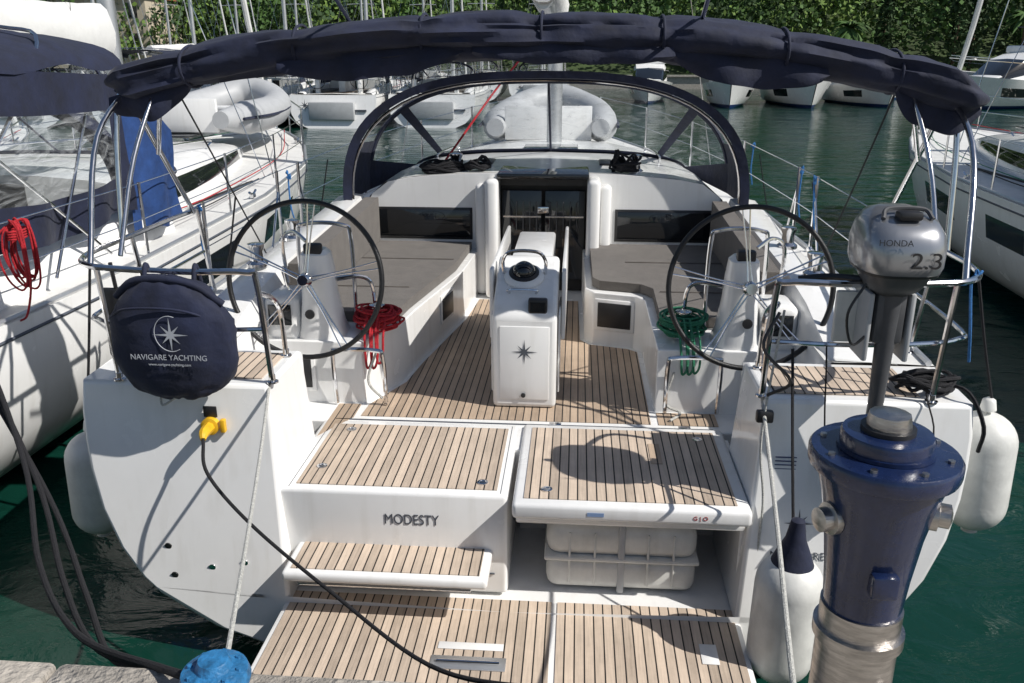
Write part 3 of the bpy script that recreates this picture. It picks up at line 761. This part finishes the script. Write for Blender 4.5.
b.box(1.16, 1.24, 3.74, 3.78, 1.36, 1.42, BLKP, .01); b.tube([(1.22, 3.76, 1.9), (1.15, 3.7, 1.75), (1.28, 3.68, 1.6), (1.2, 3.75, 1.5)], .008, BLKP, seg=6); b.finish("hanging_lanyard", Y0)

# ------------------------------------------------------------------ dinghy
def dinghy(name, loc, rotz=0, sc_=1, m=LGREY):
    b = B(); M = Matrix.Translation(loc) @ Matrix.Rotation(rotz, 4, 'Z') @ Matrix.Scale(sc_, 4)
    path = [(-.6, -1.3, .05), (-.62, -.6, .03), (-.62, .3, .05), (-.5, .9, .12), (-.22, 1.25, .22), (0, 1.33, .25), (.22, 1.25, .22), (.5, .9, .12), (.62, .3, .05), (.62, -.6, .03), (.6, -1.3, .05)]
    b.tube(path, [.10, .2, .2, .2, .2, .2, .2, .2, .2, .2, .10], m, seg=14, M=M)
    b.box(-.5, .5, -1.12, .9, -.12, -.04, m, .02, M=M); b.box(-.5, .5, -1.16, -1.1, -.1, .28, GEL, .01, M=M); b.box(-.5, .5, -.2, .05, .1, .14, GEL, .01, M=M)
    b.tube([(-.8, -1.1, .05), (-.82, 0, .05), (-.66, .95, .12), (0, 1.52, .25), (.66, .95, .12), (.82, 0, .05), (.8, -1.1, .05)], .02, NAVY, M=M, seg=6)
    return b.finish(name)
dinghy("inflatable_dinghy", (-.1, 12.9, 2.05), 0, 1.15)

# ------------------------------------------------------------------ neighbour yachts
CACHE = {}
def yacht(x, y, L=12.3, hb=2.05, col=NAVY, key="a"):
    E = empty("sailing_yacht", (x, y, 0))
    if key in CACHE:
        for o in CACHE[key]:
            c = bpy.data.objects.new(o.name.split(".")[0], o.data); sc.collection.objects.link(c); c.parent = E
        return E
    obs = []
    hbt = [(0, .93), (.25, 1), (.5, .98), (.7, .84), (.85, .55), (.95, .24), (1, .015)]
    sh = lambda t: 1.38+.32*t*t
    sec = [(1, 1), (1.0, .93), (1.0, .82), (.985, .62), (.95, .42), (.87, .25), (.78, .13), (.6, .02), (.35, -.1), (0, -.15)]
    h = B(); T_ = [i/24 for i in range(25)]
    for s in (-1, 1):
        rings = []
        for t in T_:
            k = interp(hbt, t)*hb
            rings.append([(s*k*(a*(1-t*t*.35*(1-q))), t*L-(1-q)*.35*(1 if t < .1 else 0)-(1-q)*.5*(t > .93), sh(t)*q) for a, q in sec])
        h.loft(rings, GEL, mf=lambda i, j: (ANTI if j >= 6 else (GLS if (j == 2 and (8 <= i <= 9 or 12 <= i <= 14)) else GEL)))
        h.loft([rings[0], [(0, p[1], p[2]) for p in rings[0]]], GEL)
        e = [(p[0][0], p[0][1], p[0][2]) for p in rings]
        h.loft([e, [(0, p[1], p[2]+.06) for p in e]], GEL2)
        h.tube([(p[0]*.985, p[1], p[2]+.02) for p in e], .02, ALU, seg=6, smooth=False)
        h.tube([(p[1][0]*1.002, p[1][1], p[1][2]) for p in rings], .012, LOGO, seg=5, smooth=False)
    h.star((-1.2, -.2, .95), .28, LOGO); h.box(.9, 1.5, -.25, -.19, .7, .78, LOGO)
    h.box(-1.0, 1.0, -.42, -.1, .35, 1.1, LGREY, .05)
    obs.append(h.finish("hull", E, merge=True, sharp=45))
    c = B(); rings = []
    for yy, w, hh in [(4.3, 1.42, .46), (5, 1.40, .48), (5.8, 1.32, .46), (6.6, 1.2, .42), (7.5, 1.02, .36), (8.5, .8, .28), (9.4, .5, .12), (9.7, .35, .02)]:
        zb = sh(yy/L)+.02
        s6 = [(1, 0), (.985, .25), (.95, .66), (.86, .9), (.7, .98), (.35, 1.06), (0, 1.08)]
        rings.append([(w*a, yy, zb+hh*q) for a, q in s6]+[(-w*a, yy, zb+hh*q) for a, q in reversed(s6[:-1])])
    c.loft(rings, GEL, mf=lambda i, j: (GLS if (j in (1, 10) and 0 <= i <= 4) else GEL)); c.add(rings[0], [tuple(range(13))], GEL)
    c.box(-.35, .35, 4.285, 4.297, 1.42, 1.85, DARK); c.box(-.35, .35, 5.9, 6.5, 1.93, 1.96, GLS, .01); c.box(-.25, .25, 8.1, 8.6, 1.93, 1.96, GLS, .01)
    c.box(-.3, .3, 10.4, 10.95, 1.62, 1.66, GLS, .01)
    for s in (-1, 1):
        rr_ = []
        for yy, zz in [(.3, 1.45), (1.0, 1.6), (2.2, 1.68), (4.35, 1.78)]:
            rr_.append([(s*1.75, yy, 1.38), (s*1.7, yy, zz-.08), (s*1.6, yy, zz), (s*1.4, yy, zz), (s*1.33, yy, zz-.05), (s*1.3, yy, 1.4)])
        c.loft(rr_, GEL)
        c.box(s*.6, s*1.3, 1.4, 4.28, 1.4, 1.52, GREY, .03)
        for wy in (1.8, 2.8): c.lathe([(.07, 0), (.06, .04), (.045, .06), (.055, .15), (.02, .16)], CHR, Matrix.Translation((s*1.5, wy, 1.66)), 14)
        ring = [(s*.95+.4*math.cos(a), .95, 2.0+.4*math.sin(a)) for a in [2*math.pi*i/28 for i in range(28)]]
        c.tube(ring, .015, BLK, seg=6, closed=True, smooth=False)
        c.box(s*.95-.1, s*.95+.1, 1.0, 1.25, 1.4, 2.0, GEL, .04)
        for k in range(5):
            a = 2*math.pi*k/5; c.tube([(s*.95, .95, 2.0), (s*.95+.4*math.cos(a), .95, 2.0+.4*math.sin(a))], .007, CHR, seg=5)
        c.box(s*1.5, s*1.53, 5.2, 7.0, 1.50, 1.525, BLKP, .004)
        c.tube([(s*1.55, 2.9, 1.72), (s*1.6, 4.5, 1.56), (s*1.52, 6.3, 1.56), (s*1.2, 9, 1.62), (s*.4, 11.6, 1.76)], .007, RED if s > 0 else GRN, seg=5)
        c.tube([(s*1.6, 3.2, 1.70), (s*1.66, 4.8, 1.50), (s*1.6, 7, 1.55)], .007, DROP, seg=5)
        for yy in (.5, 6.0, 10.6):
            hx = s*(interp(hbt, yy/L)*hb-.12); c.tube([(hx, yy-.1, sh(yy/L)+.09), (hx, yy-.03, sh(yy/L)+.06), (hx, yy+.03, sh(yy/L)+.06), (hx, yy+.1, sh(yy/L)+.09)], .014, CHR, seg=6); c.box(hx-.02, hx+.02, yy-.04, yy+.04, sh(yy/L)+.02, sh(yy/L)+.06, CHR)
        c.tube([(s*1.0, 5.0, 2.0), (s*1.0, 5.05, 2.06), (s*.85, 7.3, 1.98), (s*.84, 7.35, 1.9)], .012, CHR, seg=6)
    c.box(-.5, .5, .5, 4.25, 1.44, 1.447, TEAK2); c.box(-.15, .15, 1.6, 3.4, 1.44, 2.0, GEL, .03)
    obs.append(c.finish("cabin", E, sharp=45))
    m = B(); my = 6.9
    m.tube([(0, my, 1.85), (0, my, 17.5)], .10, ALU, seg=10)
    m.tube([(0, my-.15, 2.95), (0, 2.0, 3.1)], .07, ALU, seg=8)
    rings = []
    for i in range(40):
        t = i/39; yy = my-.2-4.6*t
        rings.append([(.17*math.cos(a)*(1+.25*noise.noise(Vector((yy*4, a, 0)))), yy, 3.25+.03*t+(.32-.17*t)*math.sin(a)*(1+.12*noise.noise(Vector((yy*2.5, 3, 0))))) for a in [2*math.pi*j/14 for j in range(14)]])
    m.loft(rings, GEL2, closed=True, cap=True)
    for s in (-1, 1):
        for zz, w in ((6.6, 1.0), (11.4, .8)): m.tube([(0, my, zz+.05), (s*w, my-.2, zz)], .025, ALU, seg=5)
        m.tube([(s*1.9, my-.2, 1.6), (s*1.0, my-.2, 6.6), (s*.8, my-.2, 11.4), (0, my, 16.8)], .007, CHR, seg=5, smooth=False)
        m.tube([(s*1.75, my-.1, 1.6), (0, my, 6.5)], .006, CHR, seg=5); m.tube([(s*1.6, .1, 1.4), (0, .5, 8), (0, my, 17.3)], .006, CHR, seg=5, smooth=False)
        m.tube([(s*.12, my-1, 3.2), (s*.05, my-.1, 9.5)], .004, DROP, seg=4); m.tube([(s*.12, 3.2, 3.2), (s*.05, my-.1, 9.5)], .004, DROP, seg=4)
    m.tube([(0, L-.2, 1.8), (0, L-.9, 3.5), (0, my+.1, 16.9)], .05, GEL2, seg=8, smooth=False)
    obs.append(m.finish("mast_and_boom", E))
    r = B()
    for s in (-1, 1):
        prev = None
        for t in (.02, .12, .27, .42, .56, .70, .83, .95):
            k = interp(hbt, t)*hb*.97; z = sh(t)
            r.tube([(s*k, t*L, z), (s*k, t*L, z+.62)], .013, CHR, seg=6)
            if prev:
                for hh in (.32, .61): r.tube([(s*prev[0], prev[1], prev[2]+hh), (s*k, t*L, z+hh)], .005 if t > .2 and t < .9 else .013, CHR, seg=5)
            prev = (k, t*L, z)
        r.tube([(s*prev[0], prev[1], prev[2]+.61), (0, L+.1, 2.35)], .014, CHR, seg=6); r.tube([(s*.1, L-.2, 1.7), (0, L+.1, 2.35)], .014, CHR, seg=6)
        r.tube([(s*1.85, .2, 2.0), (s*1.1, .15, 2.0), (s*1.1, .2, 1.4)], .014, CHR)
        r.tube([(s*1.8, 1.2, 1.5), (s*1.75, 1.2, 3.0), (s*1.4, 1.2, 3.25), (0, 1.2, 3.32)], .014, CHR)
        r.tube([(s*1.8, 1.3, 1.9), (s*1.75, 2.6, 3.0), (s*1.4, 2.7, 3.2), (0, 2.7, 3.28)], .014, CHR)
        r.tube([(s*1.8, 1.6, 1.5), (s*1.75, .2, 2.9)], .012, CHR)
        r.tube([(s*1.85, 3.0, 1.5), (s*1.8, 1.2, 2.9)], .012, CHR); r.tube([(s*1.88, 2.2, 1.5), (s*1.8, 3.2, 2.85)], .012, CHR)
    obs.append(r.finish("rails", E))
    q = B(); rings = []
    for i in range(24):
        t = i/23; yy = .0+3.6*t
        rings.append([(1.85*math.copysign(abs(math.cos(a))**.8, math.cos(a)), yy, 2.86+.38*math.sin(a)**.6+.03*noise.noise(Vector((a*3, yy*2, 0)))-.04*abs(math.sin(yy*2.2))) for a in [math.pi*(.02+.96*j/24) for j in range(25)]])
    q.loft(rings, col)
    obs.append(q.finish("bimini_top", E, sharp=70))
    o = sprayhood("spray_hood", (0, 3.75), 1.6, 1.72, 2.75, col, CLEAR, E); obs.append(o)
    CACHE[key] = obs
    return E

yacht(-5.25, 3.4, key="a")
yacht(-9.9, 3.1, key="a")
yacht(-14.5, 3.2, key="a")
yacht(7.35, 5.6, key="b", hb=2.15, L=12.2)
yacht(12.2, 5.4, key="b")
for x, y in [(-19, 37), (-14.6, 38), (-10.3, 37.5), (-6.1, 38.2), (-24, 37)]: yacht(x, y, key="a")
for x, y in [(-36, 60), (-31, 60), (-26, 61), (-21, 60), (-16, 60), (-11.5, 61), (-7, 60), (-2.5, 60.5)]: yacht(x, y, key="b")
dinghy("inflatable_dinghy", (-5.3, 13.2, 2.1), 0, 1.2)

b = B()
def screen(y0, y1, x, zt0, zt1, zb, m, fr=1):
    rr_ = []
    for i in range(25):
        t = i/24; yy = y0+(y1-y0)*t; row = []
        for k in range(9):
            u = k/8; zz = (zt0+(zt1-zt0)*t)*(1-u)+zb*u
            row.append((x+.05*math.sin(yy*7+u*2)*u*fr+.05*noise.noise(Vector((yy*2, zz*2, x))), yy+.12*u*math.sin(t*3), zz+.03*math.sin(t*9)*u))
        rr_.append(row)
    b.loft(rr_, m, mf=(lambda i, j: CLEAR if (m is NAVY and 2 <= j <= 5 and 2 <= i <= 21) else m))
screen(4.6, 6.9, -3.40, 2.95, 2.85, 1.75, NAVY)
screen(6.9, 7.75, -3.42, 2.95, 2.35, 1.55, NAVYB, 1.6)
b.finish("canvas_side_screen", sharp=80, recalc=False)
hangcoil("rope_coil", (-3.22, 5.05, 2.02), RED, .08, .42, 8, 11, .007)

# ------------------------------------------------------------------ quay
b = B()
b.box(-60, 60, -8, 1.55, -2, 1.296, STONE)
for i in range(-20, 20):
    b.box(i*1.5+.3, i*1.5+1.79, 1.552, 1.98, .9, 1.30+random.uniform(-.004, .004), STONE, .02)
b.box(-60, 60, 1.552, 1.95, -2, .898, STONE)
b.finish("stone_quay")
b = B(); b.lathe([(.13, 1.30), (.13, 1.32), (.075, 1.335), (.07, 1.40), (.088, 1.425), (.095, 1.45), (.088, 1.475), (.05, 1.487), (.045, 1.50), (.04, 1.512), (.01, 1.515)], BLUEP, Matrix.Translation((-.66, 1.84, -.06)), 28)
for k in range(8):
    a = k*math.pi/4; b.lathe([(.008, 0), (.007, .01)], BLUEP, Matrix.Translation((-.66+.068*math.cos(a), 1.84+.068*math.sin(a), 1.418)), 6)
b.tube([(-.66+.085*math.cos(a), 1.84+.085*math.sin(a), 1.29+.01*a/6) for a in [i*math.pi/6 for i in range(30)]], .010, WROP, seg=6)
b.finish("mooring_bollard")

b = B(); M = Matrix.Translation((1.0, 1.80, 1.30)); K = .89
def LT(p, m_, M_, sg=40): b.lathe([(r_*K, z_) for r_, z_ in p], m_, M_, sg)
LT([(.15, 0), (.15, .015), (.108, .02), (.106, .05), (.106, .45)], STN, M)
LT([(.118, .36), (.118, .39)], STN, M)
LT([(.100, .45), (.102, .47), (.108, .54), (.122, .65), (.142, .75), (.158, .80), (.158, .805)], NAVYP, M)
LT([(.158, .81), (.180, .815), (.184, .825), (.184, .85), (.178, .857), (.125, .86)], NAVYP, M)
LT([(.112, .86), (.112, .895), (.108, .902), (.085, .904)], NAVYP, M)
LT([(.118, .861), (.118, .870)], NAVYP, M)
LT([(.052, .904), (.055, .92), (.05, .945), (.03, .95)], STN, M, 12)
LT([(.066, .904), (.066, .915)], BLKP, M, 24)
for k in range(8):
    a = k*math.pi/4+.3; b.lathe([(.008, 0), (.008, .008)], STN, M @ Matrix.Translation((.135*math.cos(a), .135*math.sin(a), .857)), 6)
for a, z in [(R(200), .70), (R(-20), .72), (R(250), .2), (R(-50), .22)]:
    d = Vector((math.cos(a), math.sin(a), 0)); r0 = .112 if z > .5 else .092
    b.lathe([(.038, 0), (.038, .016), (.028, .018), (.028, .04), (.012, .045)], STN, M @ align(d*r0+Vector((0, 0, z)), d), 20)
b.box(-.03, .03, -.125, -.085, .54, .60, NAVYP, .008, M=M)
b.finish("service_pedestal")

# ------------------------------------------------------------------ water
def water():
    m, N, L, P = newmat("harbour_water")
    g = N.new("ShaderNodeNewGeometry")
    mp = N.new("ShaderNodeMapping"); mp.inputs["Scale"].default_value = (1, 1.5, 1); L.new(g.outputs["Position"], mp.inputs[0])
    n1 = N.new("ShaderNodeTexNoise"); n1.inputs["Scale"].default_value = 1.5; n1.inputs["Detail"].default_value = 6; n1.inputs["Distortion"].default_value = .6; L.new(mp.outputs[0], n1.inputs["Vector"])
    n2 = N.new("ShaderNodeTexNoise"); n2.inputs["Scale"].default_value = .25; n2.inputs["Detail"].default_value = 2; L.new(mp.outputs[0], n2.inputs["Vector"])
    ad = N.new("ShaderNodeMath"); ad.operation = 'MULTIPLY_ADD'; ad.inputs[1].default_value = 2.0; L.new(n2.outputs[0], ad.inputs[0]); L.new(n1.outputs[0], ad.inputs[2])
    bp = N.new("ShaderNodeBump"); bp.inputs["Strength"].default_value = .45; bp.inputs["Distance"].default_value = .11
    L.new(ad.outputs[0], bp.inputs["Height"]); L.new(bp.outputs[0], P.inputs["Normal"])
    cr = N.new("ShaderNodeValToRGB"); cr.color_ramp.elements[0].color = (.003, .024, .017, 1); cr.color_ramp.elements[1].color = (.005, .044, .030, 1)
    L.new(n2.outputs[0], cr.inputs[0]); L.new(cr.outputs[0], P.inputs["Base Color"])
    P.inputs["Roughness"].default_value = .03; P.inputs["IOR"].default_value = 1.33
    return m
b = B(); b.add([(-900, -300, 0), (900, -300, 0), (900, 1200, 0), (-900, 1200, 0)], [(0, 1, 2, 3)], water()); b.finish("water")

# ------------------------------------------------------------------ far shore
HILL = mat("hillside_ground", (.04, .065, .018), .95, var=.6, vscale=.25)
def leafmat(name, c): return mat(name, c, .8, var=.5, vscale=.35)
LEAF = leafmat("tree_foliage", (.06, .125, .025)); LEAFD = leafmat("dark_foliage", (.028, .06, .016)); LEAFY = leafmat("bright_foliage", (.11, .18, .03))
BARK = mat("bark", (.10, .07, .045), .9)
def hz(x, y):
    d = max(0, y-92)
    return 1.2+d*.34+10*noise.noise(Vector((x*.012, y*.012, 0)))*min(1, d/40)
b = B(); nx, ny = 90, 40; rings = []
for j in range(ny+1):
    y = 88+j*j*.28
    rings.append([(-420+840*i/nx, y, hz(-420+840*i/nx, y)) for i in range(nx+1)])
b.loft(rings, HILL); b.finish("hills", sharp=180)
b = B(); b.box(-400, 400, 84, 89, -2, 1.1, STONE); b.box(-400, 400, 83.8, 84.4, 1.1, 1.25, STONE); b.finish("far_quay_wall")

lv = []; lf = []; lm = []
def quad(c, s, rnd, k):
    n = Vector((rnd.gauss(0, 1), rnd.gauss(0, 1), rnd.gauss(.3, 1))).normalized(); u = n.orthogonal().normalized()
    u = Matrix.Rotation(rnd.uniform(0, 6.28), 3, n) @ u; w = n.cross(u); o = len(lv)
    a = s*rnd.uniform(.6, 1.2); d = s*rnd.uniform(.4, .9)
    lv.extend([c-u*a, c-w*d, c+u*a, c+w*d]); lf.append((o, o+1, o+2, o+3)); lm.append(k)
rnd = random.Random(21)
def crown(base, h, w, n, s, k):
    cl = [Vector((rnd.gauss(0, .38)*w, rnd.gauss(0, .38)*w, h*(.30+.6*rnd.random()))) for _ in range(9)]
    for i in range(n):
        c = rnd.choice(cl); v = Vector((rnd.gauss(0, 1), rnd.gauss(0, 1), rnd.gauss(0, 1))).normalized()*(.34*w*rnd.uniform(.7, 1.05)); v.z *= .8
        quad(Vector(base)+c+v, s, rnd, k if rnd.random() < .85 else (k+1) % 3)
for i in range(200):
    x = rnd.uniform(-80, 70); y = rnd.uniform(91, 110); crown((x, y, hz(x, y)-.8), rnd.uniform(5, 10), rnd.uniform(4, 8), 400, .30, rnd.choice([0, 0, 1, 2]))
for i in range(520):
    x = rnd.uniform(-150, 150); y = rnd.uniform(110, 185); crown((x, y, hz(x, y)-.8), rnd.uniform(5, 11), rnd.uniform(6, 11), 110, .8, rnd.choice([0, 1, 0, 2]))
me = bpy.data.meshes.new("distant_trees"); me.from_pydata([tuple(v) for v in lv], [], lf)
for m_ in (LEAF, LEAFD, LEAFY): me.materials.append(m_)
me.polygons.foreach_set("material_index", lm)
o = bpy.data.objects.new("distant_trees", me); sc.collection.objects.link(o)

for x, y, h in [(36.5, 90, 10), (38.5, 91, 12), (44, 90, 11), (46.5, 92, 13), (30, 91, 8.5), (50, 90, 9)]:
    lv = []; lf = []; lm = []
    b = B(); b.tube([(x, y, 1), (x, y, 1+h*.5), (x, y, 1+h*.95)], [.2, .12, .03], BARK, seg=6)
    for i in range(1100):
        t = rnd.random()**.8; a = rnd.uniform(0, 6.28); r_ = (.95*math.sin(math.pi*min(1, (t*.93+.07)))**.6)*(1-t*.35)*rnd.uniform(.5, 1.1)
        quad(Vector((x+r_*math.cos(a), y+r_*math.sin(a), 1.6+t*h)), .25, rnd, 0)
    b.add(lv, lf, LEAFD); b.finish("cypress_tree", recalc=False)
for x, y, h in [(42, 88.5, 5.5), (26, 88.5, 4.5)]:
    b = B(); b.tube([(x, y, 1), (x+.1, y, 1+h*.5), (x, y, 1+h)], [.28, .2, .22], BARK, seg=8)
    for i in range(34):
        a = rnd.uniform(0, 6.28); e = rnd.uniform(-.3, 1.2); L_ = rnd.uniform(1.8, 2.4); rg = []
        for k in range(7):
            t = k/6; r_ = L_*t*math.cos(e*.8); z = 1+h+L_*t*math.sin(e)-1.5*t*t
            w = .28*math.sin(math.pi*min(1, t*.9+.1))
            rg.append([(x+r_*math.cos(a)-w*math.sin(a), y+r_*math.sin(a)+w*math.cos(a), z-.12), (x+r_*math.cos(a), y+r_*math.sin(a), z), (x+r_*math.cos(a)+w*math.sin(a), y+r_*math.sin(a)-w*math.cos(a), z-.12)])
        b.loft(rg, LEAF)
    b.finish("palm_tree", recalc=False)

MC = []
def motorboat(x, y, rz, s=1):
    E = empty("motor_boat", (x, y, 0)); E.rotation_euler = (0, 0, rz); E.scale = (s,)*3
    if not MC:
        b = B()
        hbt = [(0, .92), (.4, 1), (.7, .85), (.9, .42), (1, .02)]
        for sgn in (-1, 1):
            rings = []
            for i in range(17):
                t = i/16; k = interp(hbt, t)*1.8; shh = 1.25+.5*t*t
                rings.append([(sgn*k*a*(1-.4*t*(1-q)), t*10-(1-q)*t*1.0, shh*q) for a, q in [(1, 1), (.98, .7), (.93, .4), (.85, .12), (.5, -.1), (0, -.2)]])
            b.loft(rings, GEL, mf=lambda i, j: (ANTI if j >= 3 else (GLS if j == 1 and 8 <= i <= 11 else GEL)))
            b.loft([[r[0] for r in rings], [(0, r[0][1], r[0][2]+.05) for r in rings]], GEL2); b.loft([rings[0], [(0, p[1], p[2]) for p in rings[0]]], GEL)
        rr2 = []
        for yy, w, hh in [(1.8, 1.35, 1.35), (4.4, 1.35, 1.4), (5.6, 1.25, 1.1), (7.0, 1.0, .35), (7.6, .7, .1)]:
            s6 = [(1, 0), (.98, .35), (.9, .82), (.8, 1), (0, 1.05)]
            rr2.append([(w*a, yy, 1.3+hh*q) for a, q in s6]+[(-w*a, yy, 1.3+hh*q) for a, q in reversed(s6[:-1])])
        b.loft(rr2, GEL, mf=lambda i, j: (GLS if (j in (1, 6)) or (i >= 2 and 1 <= j <= 6 and i < 3) else GEL)); b.add(rr2[0], [tuple(range(9))], GLS)
        b.box(-1.2, 1.2, 1.4, 4.2, 2.72, 3.1, GEL, .1); b.tube([(-1.1, 2.2, 3.1), (-1.1, 1.9, 4.0), (1.1, 1.9, 4.0), (1.1, 2.2, 3.1)], .05, GEL, smooth=False); b.box(-1.2, 1.2, 1.6, 3.6, 4.0, 4.05, NAVY, .02)
        b.box(-1.5, 1.5, -.7, 0, .3, .38, TEAK)
        for sgn in (-1, 1): b.tube([(sgn*1.5, 4, 2.1), (sgn*1.3, 7.5, 2.3), (0, 9.9, 2.5)], .02, CHR, seg=5)
        MC.append(b.finish("motor_boat_body", E, sharp=40))
    else:
        c = bpy.data.objects.new("motor_boat_body", MC[0].data); sc.collection.objects.link(c); c.parent = E
for x, y, rz, s in [(10.5, 62, R(172), .95), (14.4, 62.5, R(178), 1.0), (18.4, 63, R(184), .9), (31, 58, R(120), 1.15), (36, 62, R(100), 1.2), (5.5, 66, R(175), .9), (24, 72, R(170), .8)]:
    motorboat(x, y, rz, s)
W_ = mat("house_render", (.5, .44, .34), .9, var=.1); RF = mat("roof_tiles", (.35, .12, .06), .9, var=.3, vscale=2)
def house(x, y, w, d, h):
    b = B()
    z = hz(x, y)
    b.box(x-w/2, x+w/2, y-d/2, y+d/2, z-1, z+h, W_)
    b.prismX([(y-d/2-.4, z+h), (y, z+h+d*.25), (y+d/2+.4, z+h)], x-w/2-.3, x+w/2+.3, RF)
    n = int(w/2.4)
    for i in range(n):
        for k in range(int(h/3)):
            xx = x-w/2+(i+.5)*w/n; b.box(xx-.45, xx+.45, y-d/2-.03, y-d/2+.02, z+1+k*3, z+2.5+k*3, GLS); b.box(xx-.75, xx-.47, y-d/2-.05, y-d/2+.01, z+1+k*3, z+2.5+k*3, LEAF)
    b.finish("waterfront_house")
house(-52, 96, 14, 8, 6)

# ------------------------------------------------------------------ light, world, camera
S = Vector((.76, -.25, .80)).normalized()
sl_ = bpy.data.lights.new("sun", 'SUN'); sl_.energy = 5.0; sl_.angle = R(.5); sl_.color = (1, .96, .90)
so = bpy.data.objects.new("sun", sl_); so.rotation_euler = S.to_track_quat('Z', 'Y').to_euler(); so.location = (20, -10, 30); sc.collection.objects.link(so)
w = bpy.data.worlds.new("World"); sc.world = w; w.use_nodes = True
N = w.node_tree.nodes; L = w.node_tree.links
sky = N.new("ShaderNodeTexSky"); sky.sky_type = 'NISHITA'; sky.sun_disc = False
sky.sun_elevation = math.asin(S.z); sky.sun_rotation = math.atan2(S.x, S.y)
L.new(sky.outputs[0], N["Background"].inputs[0]); N["Background"].inputs[1].default_value = .08
cam = bpy.data.cameras.new("camera"); cam.sensor_width = 36; cam.lens = 850/1024*36; cam.clip_end = 3000
co = bpy.data.objects.new("camera", cam); co.location = (.29, 0, 3.0); co.rotation_euler = (R(90-18.6), 0, R(4.3)); sc.collection.objects.link(co)
sc.camera = co
sc.view_settings.view_transform = 'Standard'; sc.view_settings.look = 'None'; sc.view_settings.exposure = 0
